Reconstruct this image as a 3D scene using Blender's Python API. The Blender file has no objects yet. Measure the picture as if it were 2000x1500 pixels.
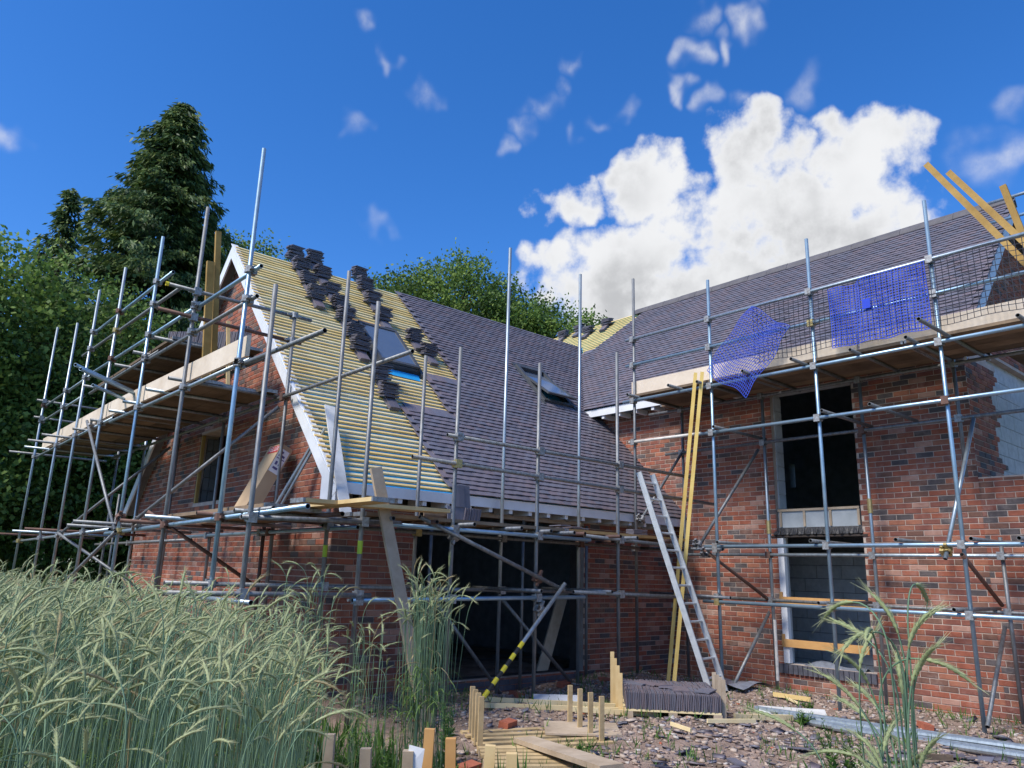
import bpy, math, random
import numpy as np
from mathutils import Vector, Matrix, Euler
random.seed(7)
RNG = np.random.default_rng(11)
R = math.radians
S = bpy.context.scene
COL = S.collection

# ------------------------------------------------------------------ camera, sky, sun, exposure
cam = bpy.data.cameras.new('camera'); camo = bpy.data.objects.new('camera', cam); COL.objects.link(camo)
cam.sensor_width = 36.0; cam.lens = 26.54; cam.clip_start = .05; cam.clip_end = 3000
cr = Vector((0.75322, -0.65716, 0.02848)); cu = Vector((-0.18101, -0.16546, 0.96946)); cf = Vector((0.63238, 0.73537, 0.24358))
camo.matrix_world = Matrix(((cr.x, cu.x, -cf.x, 0), (cr.y, cu.y, -cf.y, 0), (cr.z, cu.z, -cf.z, 1.6), (0, 0, 0, 1)))
S.camera = camo
CAM = np.array((0, 0, 1.6))

SUN_AZ, SUN_EL = 178.0, 50.0          # direction towards the sun: azimuth from +X, elevation
sun = bpy.data.lights.new('sun', 'SUN'); sun.energy = 2.5; sun.angle = R(18); sun.color = (1, .95, .87)
suno = bpy.data.objects.new('sun', sun); COL.objects.link(suno)
sd = Vector((math.cos(R(SUN_EL)) * math.cos(R(SUN_AZ)), math.cos(R(SUN_EL)) * math.sin(R(SUN_AZ)), math.sin(R(SUN_EL))))
suno.rotation_euler = sd.to_track_quat('Z', 'Y').to_euler(); suno.location = (0, 0, 40)

W = bpy.data.worlds.new('World'); S.world = W; W.use_nodes = True
wn, wl = W.node_tree.nodes, W.node_tree.links
wn.clear()
wout = wn.new('ShaderNodeOutputWorld'); bg = wn.new('ShaderNodeBackground'); wl.new(bg.outputs[0], wout.inputs[0])
sky = wn.new('ShaderNodeTexSky'); sky.sky_type = 'NISHITA'; sky.sun_disc = False
sky.sun_elevation = R(SUN_EL); sky.sun_rotation = R(90 - SUN_AZ); sky.air_density = 1.0; sky.dust_density = .3; sky.ozone_density = 3.0
SKY_STR = 0.098


def wmath(op, a, b=None, c=None):
    n = wn.new('ShaderNodeMath'); n.operation = op
    for i, v in enumerate((a, b, c)):
        if v is None: continue
        if isinstance(v, (int, float)): n.inputs[i].default_value = v
        else: wl.new(v, n.inputs[i])
    return n.outputs[0]


tc = wn.new('ShaderNodeTexCoord'); sx = wn.new('ShaderNodeSeparateXYZ'); wl.new(tc.outputs['Generated'], sx.inputs[0])
az = wmath('MULTIPLY', wmath('ARCTAN2', sx.outputs[1], sx.outputs[0]), 180 / math.pi)
el = wmath('MULTIPLY', wmath('ARCSINE', sx.outputs[2]), 180 / math.pi)
azm = wmath('FLOORED_MODULO', az, 120.0)          # the same clouds come round again every 120 degrees


def wwarp(src, k, off):
    cv = wn.new('ShaderNodeCombineXYZ'); wl.new(azm0, cv.inputs[0]); wl.new(el0, cv.inputs[1]); cv.inputs[2].default_value = off
    n = wn.new('ShaderNodeTexNoise'); n.inputs['Scale'].default_value = .32; n.inputs['Detail'].default_value = 2; wl.new(cv.outputs[0], n.inputs['Vector'])
    return wmath('ADD', src, wmath('MULTIPLY', wmath('SUBTRACT', n.outputs['Fac'], .5), k))


azm0, el0 = azm, el
azm, el = wwarp(azm0, 6.0, 31.0), wwarp(el0, 4.0, 47.0)


def wnoise(scale, detail, rough, off):
    cv = wn.new('ShaderNodeCombineXYZ'); wl.new(azm0, cv.inputs[0]); wl.new(el0, cv.inputs[1]); cv.inputs[2].default_value = off
    n = wn.new('ShaderNodeTexNoise'); n.inputs['Scale'].default_value = scale; n.inputs['Detail'].default_value = detail
    n.inputs['Roughness'].default_value = rough; wl.new(cv.outputs[0], n.inputs['Vector'])
    return n.outputs['Fac']


nz = wnoise(.15, 6, .56, 3.1); nz2 = wnoise(.55, 5, .6, 8.0)
#        az    el    wa   we   weight   (degrees)
BLOBS = [(30.5, 29.6, 5.2, 4.4, 1.0), (37.6, 28.2, 5.8, 3.9, 1.0), (22.6, 28.6, 5.8, 3.6, 1.0), (30, 26, 14, 4.2, 1.1), (40.0, 23.4, 8.0, 3.9, 1.1),
         (25, 24, 9.5, 4, 1.0), (33, 20.5, 15, 5, 1.1), (45.0, 27.5, 3.2, 2.0, .95), (45.5, 22.5, 4.5, 3.0, .95)]
def streak(a0, e0, a1, e1, w, n, wt): return [(a0 + (a1 - a0) * i / (n - 1), e0 + (e1 - e0) * i / (n - 1), w * (.7 + .6 * ((i * 7) % 3) / 2), w * .8, wt) for i in range(n)]


WISPS = streak(50.2, 31.6, 45.0, 36.6, 1.7, 5, .82) + streak(44.5, 32.6, 40.0, 33.6, 1.3, 3, .7) + streak(36.4, 35.4, 33.2, 39.4, 1.8, 3, .9) + streak(36.0, 34.8, 31.2, 33.6, 1.6, 3, .85) + streak(32.4, 37.2, 26.4, 41.6, 1.9, 4, .95) \
    + [(14.3, 27.0, 3.4, 2.2, .95), (12.0, 29.5, 2.4, 1.4, .7), (86.5, 25.9, 2.0, 1.5, .95), (63, 38.9, 1.5, 1.3, .85), (61, 36.6, 1.2, 1.9, .7), (57.4, 34.6, 1.8, 1.4, .75), (63.2, 31.8, 1.5, 1.0, .7), (60.4, 25.4, 2.0, 1.0, .6), (26, 33.5, 2.0, 2.0, .75)] \
    + [(106, 30, 9, 4, 1.2), (112, 26, 6, 4, 1.2), (98, 40, 3, 3, .8)]


wpos = wn.new('ShaderNodeCombineXYZ'); wl.new(azm, wpos.inputs[0]); wl.new(el, wpos.inputs[1])


def blobsum(bl):
    tot = 0.0
    for a, e, wa, we, w in bl:
        m = wn.new('ShaderNodeVectorMath'); m.operation = 'MULTIPLY_ADD'; wl.new(wpos.outputs[0], m.inputs[0]); m.inputs[1].default_value = (1 / wa, 1 / we, 0); m.inputs[2].default_value = (-a / wa, -e / we, 0)
        d = wn.new('ShaderNodeVectorMath'); d.operation = 'DOT_PRODUCT'; wl.new(m.outputs[0], d.inputs[0]); wl.new(m.outputs[0], d.inputs[1])
        tot = wmath('MAXIMUM', wmath('MULTIPLY_ADD', d.outputs['Value'], -float(w), float(w)), tot)
    return tot


def wmap(v, a, b, c=0.0, d=1.0, smooth=True):
    n = wn.new('ShaderNodeMapRange'); n.interpolation_type = 'SMOOTHSTEP' if smooth else 'LINEAR'
    wl.new(v, n.inputs[0])
    for i, q in enumerate((a, b, c, d)): n.inputs[i + 1].default_value = q
    return n.outputs[0]


b1 = blobsum(BLOBS); b2 = blobsum(WISPS)
nc = wmath('ADD', wmath('MULTIPLY', wmath('SUBTRACT', nz, .5), 2.6), wmath('MULTIPLY', wmath('SUBTRACT', nz2, .5), 1.1))
dens = wmath('ADD', b1, wmath('MULTIPLY', nc, wmath('MINIMUM', wmath('MULTIPLY', b1, 5.0), 1.0)))
m1 = wmap(dens, .08, .72)
nw = wmath('ADD', wmath('MULTIPLY', nz, 1.4), wmath('MULTIPLY', nz2, .9))
m2 = wmath('MULTIPLY', wmap(wmath('MULTIPLY', wmath('MULTIPLY', b2, b2), wmath('SUBTRACT', nw, .58)), .0, .85), .72)
mask = wmath('MAXIMUM', m1, m2)
# cloud tone: thicker = greyer below, bright at the rims
nz3 = wnoise(.13, 2.5, .45, 21.0)
thick = wmap(dens, .40, 1.35, 0.0, 1.0)
tone = wmath('SUBTRACT', 1.0, wmath('MULTIPLY', wmath('MULTIPLY', thick, wmap(nz3, .34, .64)), .40))
ccol = wn.new('ShaderNodeMix'); ccol.data_type = 'RGBA'; wl.new(tone, ccol.inputs[0])
ccol.inputs[6].default_value = (.25, .3, .4, 1); ccol.inputs[7].default_value = (4.55, 4.6, 4.7, 1)
hs = wn.new('ShaderNodeHueSaturation'); hs.inputs['Saturation'].default_value = 1.18; hs.inputs['Value'].default_value = 1.0
tn = wn.new('ShaderNodeMix'); tn.data_type = 'RGBA'; tn.blend_type = 'MULTIPLY'; tn.inputs[0].default_value = 1.0; tn.inputs[7].default_value = (.72, .82, 1.06, 1)
wl.new(sky.outputs[0], tn.inputs[6]); wl.new(tn.outputs[2], hs.inputs['Color'])
wm = wn.new('ShaderNodeMix'); wm.data_type = 'RGBA'; wl.new(mask, wm.inputs[0]); wl.new(hs.outputs[0], wm.inputs[6]); wl.new(ccol.outputs[2], wm.inputs[7])
wl.new(wm.outputs[2], bg.inputs[0]); bg.inputs[1].default_value = SKY_STR
W.cycles.sampling_method = 'MANUAL'; W.cycles.sample_map_resolution = 256

S.view_settings.view_transform = 'Standard'; S.view_settings.look = 'None'; S.view_settings.gamma = 1; S.view_settings.use_curve_mapping = False
S.view_settings.exposure = 1.0
S.render.engine = 'CYCLES'
S.cycles.max_bounces = 6; S.cycles.diffuse_bounces = 3; S.cycles.glossy_bounces = 2; S.cycles.transmission_bounces = 3
S.render.resolution_x = 1024; S.render.resolution_y = 768


# ------------------------------------------------------------------ materials
def mat(name, c1, c2=None, rough=.7, metal=0.0, scale=6.0, bump=0.0, bscale=40.0, spec=.4, c3=None, trans=0.0, contrast=(.35, .65), stretch=None):
    m = bpy.data.materials.new(name); m.use_nodes = True; n, l = m.node_tree.nodes, m.node_tree.links
    b = n['Principled BSDF']; b.inputs['Roughness'].default_value = rough; b.inputs['Metallic'].default_value = metal
    b.inputs['Specular IOR Level'].default_value = spec
    c2 = c2 or tuple(v * .7 for v in c1)
    g = n.new('ShaderNodeNewGeometry'); vec = g.outputs['Position']
    if stretch:
        mp = n.new('ShaderNodeMapping'); mp.inputs['Scale'].default_value = stretch; l.new(vec, mp.inputs[0]); vec = mp.outputs[0]
    t = n.new('ShaderNodeTexNoise'); t.inputs['Scale'].default_value = scale; t.inputs['Detail'].default_value = 5; t.inputs['Roughness'].default_value = .65
    l.new(vec, t.inputs['Vector'])
    r = n.new('ShaderNodeValToRGB'); r.color_ramp.elements[0].position = contrast[0]; r.color_ramp.elements[1].position = contrast[1]
    r.color_ramp.elements[0].color = (*c2, 1); r.color_ramp.elements[1].color = (*c1, 1)
    if c3:
        e = r.color_ramp.elements.new(min(.98, contrast[1] + .12)); e.color = (*c3, 1)
    l.new(t.outputs['Fac'], r.inputs[0]); out = r.outputs[0]; l.new(out, b.inputs['Base Color'])
    if bump:
        t2 = n.new('ShaderNodeTexNoise'); t2.inputs['Scale'].default_value = bscale; t2.inputs['Detail'].default_value = 4; l.new(vec, t2.inputs['Vector'])
        bp = n.new('ShaderNodeBump'); bp.inputs['Strength'].default_value = bump; bp.inputs['Distance'].default_value = .02
        l.new(t2.outputs['Fac'], bp.inputs['Height']); l.new(bp.outputs[0], b.inputs['Normal'])
    if trans:
        tr = n.new('ShaderNodeBsdfTranslucent'); l.new(out, tr.inputs[0]); mx = n.new('ShaderNodeMixShader'); mx.inputs[0].default_value = trans
        l.new(b.outputs[0], mx.inputs[1]); l.new(tr.outputs[0], mx.inputs[2]); l.new(mx.outputs[0], n['Material Output'].inputs[0])
    return m


def brickmat(name, c1, c2):
    """a brick colour with soot, grit and a pale bloom of mortar smears"""
    m = mat(name, c1, c2, rough=.88, scale=9, bump=.35, bscale=120, spec=.2)
    n, l = m.node_tree.nodes, m.node_tree.links; b = n['Principled BSDF']
    src = b.inputs['Base Color'].links[0].from_socket
    g = n.new('ShaderNodeNewGeometry'); t = n.new('ShaderNodeTexNoise'); t.inputs['Scale'].default_value = 2.3; t.inputs['Detail'].default_value = 8; t.inputs['Roughness'].default_value = .75
    l.new(g.outputs['Position'], t.inputs['Vector']); mr = n.new('ShaderNodeMapRange'); mr.inputs[1].default_value = .53; mr.inputs[2].default_value = .74; mr.inputs[4].default_value = .46
    l.new(t.outputs['Fac'], mr.inputs[0]); mx = n.new('ShaderNodeMix'); mx.data_type = 'RGBA'; mx.inputs[7].default_value = (.5, .40, .34, 1)
    l.new(mr.outputs[0], mx.inputs[0]); l.new(src, mx.inputs[6]); l.new(mx.outputs[2], b.inputs['Base Color'])
    return m


M = {}
BR = [brickmat('brick_red', (.37, .125, .075), (.265, .088, .055)), brickmat('brick_orange', (.40, .165, .10), (.30, .12, .075)), brickmat('brick_russet', (.29, .115, .08), (.21, .08, .06)),
      brickmat('brick_brown', (.22, .115, .082), (.155, .08, .06)), brickmat('brick_blueblack', (.135, .112, .108), (.09, .075, .073)), brickmat('brick_pink', (.46, .27, .205), (.36, .19, .14))]
BRW = [.30, .14, .24, .16, .11, .05]
M['mortar'] = mat('mortar', (.57, .47, .39), (.44, .35, .29), rough=.95, scale=5, bump=.3, bscale=150, spec=.1)
M['block'] = mat('grey_block', (.56, .565, .56), (.44, .445, .44), rough=.95, scale=8, bump=.4, bscale=90, spec=.1)
M['blockdark'] = mat('shaded_block_and_joint', (.16, .16, .16), (.11, .11, .11), rough=.95)  # dark joints, also grey block with shade put into its colour
M['engbrick'] = mat('blue_engineering_brick', (.12, .12, .14), (.07, .07, .085), rough=.6, scale=7, bump=.2)
tm_ = lambda n, a, b: mat(n, a, b, rough=.5, scale=1.7, bump=.12, bscale=200, spec=.5)
TILE = [tm_('tile_plum', (.168, .142, .160), (.125, .118, .140)), tm_('tile_slate', (.15, .144, .172), (.118, .118, .146)), tm_('tile_russet', (.175, .140, .152), (.145, .118, .13)), tm_('tile_dark', (.128, .118, .14), (.105, .096, .116))]
M['ridge'] = mat('ridge_tile_grey', (.12, .11, .115), (.085, .08, .085), rough=.7, scale=6, bump=.2)
M['batten'] = mat('treated_batten', (.82, .60, .26), (.70, .49, .19), rough=.75, scale=3.0, spec=.2)
M['batten_pale'] = mat('pale_batten', (.82, .68, .40), (.70, .55, .29), rough=.75, scale=3.0, spec=.2)
M['underlay'] = mat('blue_underlay', (.04, .42, .66), (.03, .32, .52), rough=.6, scale=3)
M['white'] = mat('white_board', (.78, .79, .80), (.68, .69, .70), rough=.45, scale=2.5, spec=.4)
M['dirtywhite'] = mat('dirty_white_board', (.66, .66, .64), (.5, .49, .46), rough=.6, scale=4)
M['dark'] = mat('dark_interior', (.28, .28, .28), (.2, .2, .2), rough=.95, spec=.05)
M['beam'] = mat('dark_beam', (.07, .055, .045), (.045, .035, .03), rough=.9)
M['lead'] = mat('lead_flashing', (.05, .05, .055), (.028, .028, .03), rough=.45, scale=20, bump=.6, bscale=30)
M['panel'] = mat('blue_grey_panel', (.42, .45, .46), (.33, .36, .37), rough=.7, scale=4)
M['steel'] = mat('galvanised_tube', (.42, .48, .51), (.28, .33, .36), rough=.42, metal=.7, scale=7, stretch=(3, 3, .7))
M['steel2'] = mat('shaded_weathered_tube', (.26, .27, .275), (.16, .16, .155), rough=.55, metal=.55, scale=9, c3=(.27, .18, .12), stretch=(3, 3, .8))  # old tubes with rust tint; shade is also put into this darker colour
M['steelblue'] = mat('bright_blue_grey_tube', (.36, .50, .60), (.27, .39, .49), rough=.38, metal=.65, scale=6)
M['rust'] = mat('rusty_tube', (.20, .11, .08), (.12, .07, .055), rough=.7, metal=.3, scale=10)
M['whitetube'] = mat('paint_splashed_tube', (.74, .70, .62), (.50, .47, .42), rough=.6, scale=9)
M['coupler'] = mat('coupler_steel', (.42, .43, .43), (.22, .20, .18), rough=.55, metal=.7, scale=30)
M['couplergold'] = mat('brassy_coupler', (.55, .44, .20), (.38, .29, .12), rough=.5, metal=.7, scale=30)
M['bore'] = mat('tube_bore', (.02, .02, .02), (.012, .012, .012), rough=.9)
M['board'] = mat('scaffold_board', (.30, .21, .135), (.18, .125, .08), rough=.85, scale=2.2, bump=.2, bscale=25, spec=.15)
M['boardold'] = mat('grey_scaffold_board', (.20, .145, .10), (.11, .08, .055), rough=.9, scale=2.6, bump=.25, bscale=25, spec=.1)
M['toe'] = mat('pale_toe_board', (.74, .63, .50), (.60, .49, .37), rough=.8, scale=1.8, bump=.15, bscale=20, spec=.15, c3=(.45, .33, .22))
M['timber'] = mat('fresh_timber', (.70, .52, .26), (.58, .40, .18), rough=.75, scale=3.2, spec=.2)
M['timberbrown'] = mat('brown_treated_timber', (.44, .28, .09), (.30, .18, .055), rough=.8, scale=3.0, spec=.2)
M['timberorange'] = mat('orange_timber', (.60, .34, .13), (.48, .25, .09), rough=.75, scale=3, spec=.2)
M['timbergrey'] = mat('weathered_timber', (.50, .40, .29), (.34, .26, .18), rough=.85, scale=3, spec=.15)
M['batten_lean'] = mat('yellow_batten', (.82, .60, .20), (.70, .48, .14), rough=.75, scale=3, spec=.2)
M['pallet'] = mat('pallet_wood', (.56, .42, .23), (.40, .29, .15), rough=.85, scale=4, spec=.15, bump=.15, bscale=30)
M['card'] = mat('cardboard', (.50, .36, .22), (.44, .31, .19), rough=.85, scale=3, spec=.15)
M['redlabel'] = mat('red_print', (.55, .04, .035), (.50, .035, .03), rough=.6)
M['whitelabel'] = mat('white_print', (.80, .80, .80), (.74, .74, .75), rough=.5)
M['inkblue'] = mat('dark_print', (.10, .09, .22), (.08, .07, .18), rough=.6)
M['alu'] = mat('ladder_aluminium', (.66, .68, .68), (.52, .54, .54), rough=.45, metal=.45, scale=12)
M['netblack'] = mat('black_netting', (.02, .022, .035), (.014, .015, .025), rough=.7)
M['netblue'] = mat('blue_netting', (.03, .075, .50), (.022, .055, .40), rough=.6)
M['bluetag'] = mat('blue_tag', (.02, .06, .55), (.015, .05, .48), rough=.5)
M['limegreen'] = mat('lime_tape', (.50, .68, .05), (.42, .58, .04), rough=.5)
M['yellow'] = mat('hazard_yellow', (.80, .66, .04), (.70, .56, .03), rough=.5)
M['black'] = mat('hazard_black', (.02, .02, .02), (.015, .015, .015), rough=.5)
M['glass'] = mat('roof_glass', (.10, .13, .18), (.09, .12, .17), rough=.06, spec=1.0)
M['wframe'] = mat('dark_window_frame', (.075, .08, .085), (.055, .058, .062), rough=.45)
M['clay'] = mat('loose_brick_red', (.45, .14, .075), (.34, .10, .055), rough=.9, scale=12, bump=.3)
M['bluejunk'] = mat('blue_plastic', (.05, .22, .55), (.04, .17, .45), rough=.5)
M['greyplastic'] = mat('grey_plastic_sheet', (.20, .22, .26), (.12, .13, .16), rough=.4, scale=6)
M['polystyrene'] = mat('pale_grey_board', (.55, .56, .58), (.45, .46, .48), rough=.7)


# ------------------------------------------------------------------ mesh helpers
WLOC = {}


class MB:
    def __init__(s): s.v = []; s.f = []; s.m = []

    def add(s, vs, fs, mi=0):
        o = len(s.v); s.v += [tuple(p) for p in vs]; s.f += [tuple(i + o for i in f) for f in fs]; s.m += [mi] * len(fs); return s

    def box(s, lo, hi, mi=0):
        (a, b, c), (d, e, f) = lo, hi
        return s.add([(a, b, c), (d, b, c), (d, e, c), (a, e, c), (a, b, f), (d, b, f), (d, e, f), (a, e, f)],
                     [(0, 3, 2, 1), (4, 5, 6, 7), (0, 1, 5, 4), (1, 2, 6, 5), (2, 3, 7, 6), (3, 0, 4, 7)], mi)

    def obox(s, c, ax, ay, az, mi=0):
        """oriented box: centre and three half-axis vectors"""
        c, ax, ay, az = Vector(c), Vector(ax), Vector(ay), Vector(az)
        vs = [c + ax * i + ay * j + az * k for k in (-1, 1) for j in (-1, 1) for i in (-1, 1)]
        return s.add(vs, [(0, 2, 3, 1), (4, 5, 7, 6), (0, 1, 5, 4), (1, 3, 7, 5), (3, 2, 6, 7), (2, 0, 4, 6)], mi)

    def plank(s, p0, p1, w, t, wdir, mi=0):
        """board between two points, w wide along wdir, t thick"""
        p0, p1 = Vector(p0), Vector(p1); d = (p1 - p0); L = d.length; d.normalize()
        wd = Vector(wdir); wd = (wd - d * wd.dot(d)).normalized(); n = d.cross(wd)
        return s.obox((p0 + p1) / 2, d * (L / 2), wd * (w / 2), n * (t / 2), mi)

    def tube(s, p0, p1, r=.02415, n=10, mi=0, mbore=1, wall=.004):
        p0, p1 = Vector(p0), Vector(p1); d = (p1 - p0).normalized()
        a = Vector((0, 0, 1)) if abs(d.z) < .9 else Vector((1, 0, 0)); x = d.cross(a).normalized(); y = d.cross(x)
        vs = []
        ri = r - wall; dep = min(.12, (p1 - p0).length * .3)
        for (p, rr) in ((p0, r), (p1, r), (p0, ri), (p0 + d * dep, ri), (p1, ri), (p1 - d * dep, ri)):
            for i in range(n):
                an = 2 * math.pi * i / n; vs.append(p + x * (rr * math.cos(an)) + y * (rr * math.sin(an)))
        ring = lambda a_, b_: [(a_ * n + i, a_ * n + (i + 1) % n, b_ * n + (i + 1) % n, b_ * n + i) for i in range(n)]
        s.add(vs, ring(0, 1) + ring(2, 0) + ring(1, 4), mi)
        o = len(s.v) - len(vs)
        ex = ring(3, 2) + ring(4, 5) + [tuple(3 * n + i for i in range(n)), tuple(5 * n + i for i in range(n))]
        s.f += [tuple(i + o for i in f) for f in ex]; s.m += [mbore] * len(ex)
        return s

    def build(s, name, mats, parent=None, loc=None, smooth=False):
        me = bpy.data.meshes.new(name); me.from_pydata([tuple(v) for v in s.v], [], s.f)
        for m in (mats if isinstance(mats, (list, tuple)) else [mats]): me.materials.append(m)
        if any(s.m): me.polygons.foreach_set('material_index', s.m)
        if smooth: me.polygons.foreach_set('use_smooth', [True] * len(me.polygons))
        me.update()
        return link(name, me, parent, loc)


def link(name, me, parent=None, loc=None):
    """object from mesh data; the mesh is in world coordinates (or offset by loc)"""
    o = bpy.data.objects.new(name, me); COL.objects.link(o)
    o.location = loc or (0, 0, 0); WLOC[o.name] = Vector(loc or (0, 0, 0))
    if parent: setparent(o, parent)
    return o


def setparent(o, p):
    o.parent = p; o.matrix_parent_inverse = Matrix.Translation(-WLOC[p.name])


def empty(name, loc):
    o = bpy.data.objects.new(name, None); COL.objects.link(o); o.location = loc; o.empty_display_size = .2; WLOC[o.name] = Vector(loc); return o


def tag(o, label, cat, group=None):
    o['label'] = label; o['category'] = cat
    if group: o['group'] = group
    return o


def kind(o, k): o['kind'] = k; return o


def recentre(o):
    """put an object's origin at the middle of its base, mesh unchanged in space"""
    me = o.data; n = len(me.vertices); a = np.empty(n * 3); me.vertices.foreach_get('co', a); a = a.reshape(-1, 3)
    c = Vector(((a[:, 0].min() + a[:, 0].max()) / 2, (a[:, 1].min() + a[:, 1].max()) / 2, a[:, 2].min()))
    a -= np.array(c); me.vertices.foreach_set('co', a.ravel()); me.update()
    o.location = Vector(o.location) + c; WLOC[o.name] = Vector(o.location); return o


def npmesh(name, V, F, mats, mi=None, smooth=False, parent=None):
    """fast mesh from numpy: V (n,3), F (m,3 or 4)"""
    me = bpy.data.meshes.new(name); k = F.shape[1]
    me.vertices.add(len(V)); me.vertices.foreach_set('co', np.ascontiguousarray(V, dtype=np.float32).ravel())
    me.loops.add(F.size); me.loops.foreach_set('vertex_index', np.ascontiguousarray(F, dtype=np.int32).ravel())
    me.polygons.add(len(F)); me.polygons.foreach_set('loop_start', np.arange(0, F.size, k, dtype=np.int32)); me.polygons.foreach_set('loop_total', np.full(len(F), k, dtype=np.int32))
    for m in mats: me.materials.append(m)
    if mi is not None: me.polygons.foreach_set('material_index', np.ascontiguousarray(mi, dtype=np.int32))
    if smooth: me.polygons.foreach_set('use_smooth', np.ones(len(F), dtype=bool))
    me.update(calc_edges=True); me.validate()
    return link(name, me, parent)


# ------------------------------------------------------------------ ground
def gz(x, y):
    x = np.asarray(x, float); y = np.asarray(y, float)
    n = .035 * np.sin(1.7 * x + .6 * y) + .03 * np.sin(2.9 * y - 1.1 * x + 1) + .014 * np.sin(6.1 * x + 4.3 * y) + .01 * np.sin(9.7 * y - 5.2 * x)
    z = .12 + n
    wall = np.clip((x - 9.6) / 1.2, 0, 1); z = z * (1 - wall) + .05 * wall
    near = (np.abs(x - 5) < 14) & (np.abs(y - 6) < 16)
    return np.where(near, z, .1 + n * .3)


gx = np.concatenate([[-1500, -600, -200, -80, -40, -20, -12, -8], np.arange(-5, 13, .14), [14, 18, 25, 40, 80, 200, 600, 1500]])
gy = np.concatenate([[-1500, -600, -200, -80, -40, -20, -12, -7, -4], np.arange(-2, 12, .14), [13, 15, 18, 25, 40, 80, 200, 600, 1500]])
GX, GY = np.meshgrid(gx, gy, indexing='ij'); GZ = gz(GX, GY)
nx_, ny_ = GX.shape; idx = np.arange(nx_ * ny_).reshape(nx_, ny_)
GF = np.stack([idx[:-1, :-1].ravel(), idx[1:, :-1].ravel(), idx[1:, 1:].ravel(), idx[:-1, 1:].ravel()], 1)
gm = bpy.data.materials.new('earth_and_rubble_dust'); gm.use_nodes = True
n_, l_ = gm.node_tree.nodes, gm.node_tree.links; b_ = n_['Principled BSDF']; b_.inputs['Roughness'].default_value = .95; b_.inputs['Specular IOR Level'].default_value = .1
g_ = n_.new('ShaderNodeNewGeometry'); t_ = n_.new('ShaderNodeTexNoise'); t_.inputs['Scale'].default_value = 2.4; t_.inputs['Detail'].default_value = 9; t_.inputs['Roughness'].default_value = .72
l_.new(g_.outputs['Position'], t_.inputs['Vector']); r_ = n_.new('ShaderNodeValToRGB'); e_ = r_.color_ramp.elements
e_[0].position = .33; e_[0].color = (.13, .10, .075, 1); e_[1].position = .66; e_[1].color = (.40, .31, .255, 1); e2_ = e_.new(.5); e2_.color = (.27, .195, .155, 1)
l_.new(t_.outputs['Fac'], r_.inputs[0])
t2_ = n_.new('ShaderNodeTexNoise'); t2_.inputs['Scale'].default_value = 45; t2_.inputs['Detail'].default_value = 5; l_.new(g_.outputs['Position'], t2_.inputs['Vector'])
bp_ = n_.new('ShaderNodeBump'); bp_.inputs['Strength'].default_value = .8; bp_.inputs['Distance'].default_value = .03; l_.new(t2_.outputs['Fac'], bp_.inputs['Height']); l_.new(bp_.outputs[0], b_.inputs['Normal'])
# far away the ground is meadow
ln_ = n_.new('ShaderNodeVectorMath'); ln_.operation = 'DISTANCE'; ln_.inputs[1].default_value = (8, 6, 0); l_.new(g_.outputs['Position'], ln_.inputs[0])
mr_ = n_.new('ShaderNodeMapRange'); mr_.inputs[1].default_value = 9; mr_.inputs[2].default_value = 16; l_.new(ln_.outputs['Value'], mr_.inputs[0])
mx_ = n_.new('ShaderNodeMix'); mx_.data_type = 'RGBA'; mx_.inputs[7].default_value = (.07, .11, .035, 1); l_.new(mr_.outputs[0], mx_.inputs[0]); l_.new(r_.outputs[0], mx_.inputs[6]); l_.new(mx_.outputs[2], b_.inputs['Base Color'])
kind(npmesh('ground', np.stack([GX, GY, GZ], 2).reshape(-1, 3), GF, [gm], smooth=True), 'structure')

# ------------------------------------------------------------------ the house
XG, YA, XB = 4.4, 8.34, 10.94                  # gable plane, wing side wall plane, main front wall plane
YR, ZE, YE = 12.42, 2.62, 7.98                 # wing: ridge line, eave height and line
XE, ZB, XR = 10.6, 4.78, 13.75                 # main: eave line, eave height, ridge line
YB0, YB1 = 3.42, 14.6                          # main block: right gable, far end
zA = lambda y: ZE + (min(y, 2 * YR - y) - YE)
zB = lambda x: ZB + (min(x, 2 * XR - x) - XE)
house = empty('brick_house', (8, 9, 0))
tag(house, 'unfinished red brick house with half tiled roofs and bare window openings', 'house')


def holes_runs(u0, u1, z0, z1, holes):
    iv = [(u0, u1)]
    for (a, b, c, d) in holes:
        if c < z1 - 1e-4 and d > z0 + 1e-4:
            nv = []
            for (p, q) in iv:
                if b <= p or a >= q: nv.append((p, q)); continue
                if a > p: nv.append((p, a))
                if b < q: nv.append((b, q))
            iv = nv
    return iv


def slab(mp, u0, u1, z0, z1, d0, d1, holes, name, mt, parent=None):
    """wall leaf with openings; mp(u, d, z) -> world; d is depth behind the face"""
    mb = MB(); zs = sorted({z0, z1} | {z for h in holes for z in h[2:4] if z0 < z < z1})
    for a, b in zip(zs[:-1], zs[1:]):
        for (p, q) in holes_runs(u0, u1, a, b, holes):
            vs = [mp(p, d0, a), mp(q, d0, a), mp(q, d1, a), mp(p, d1, a), mp(p, d0, b), mp(q, d0, b), mp(q, d1, b), mp(p, d1, b)]
            mb.add(vs, [(0, 3, 2, 1), (4, 5, 6, 7), (0, 1, 5, 4), (1, 2, 6, 5), (2, 3, 7, 6), (3, 0, 4, 7)])
    return mb, name, mt, parent


ALLB = []                                         # every brick: (score, wall, u0, u1, z0, z1, material)
WALLS = {}
CH, BL = .075, .225


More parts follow.
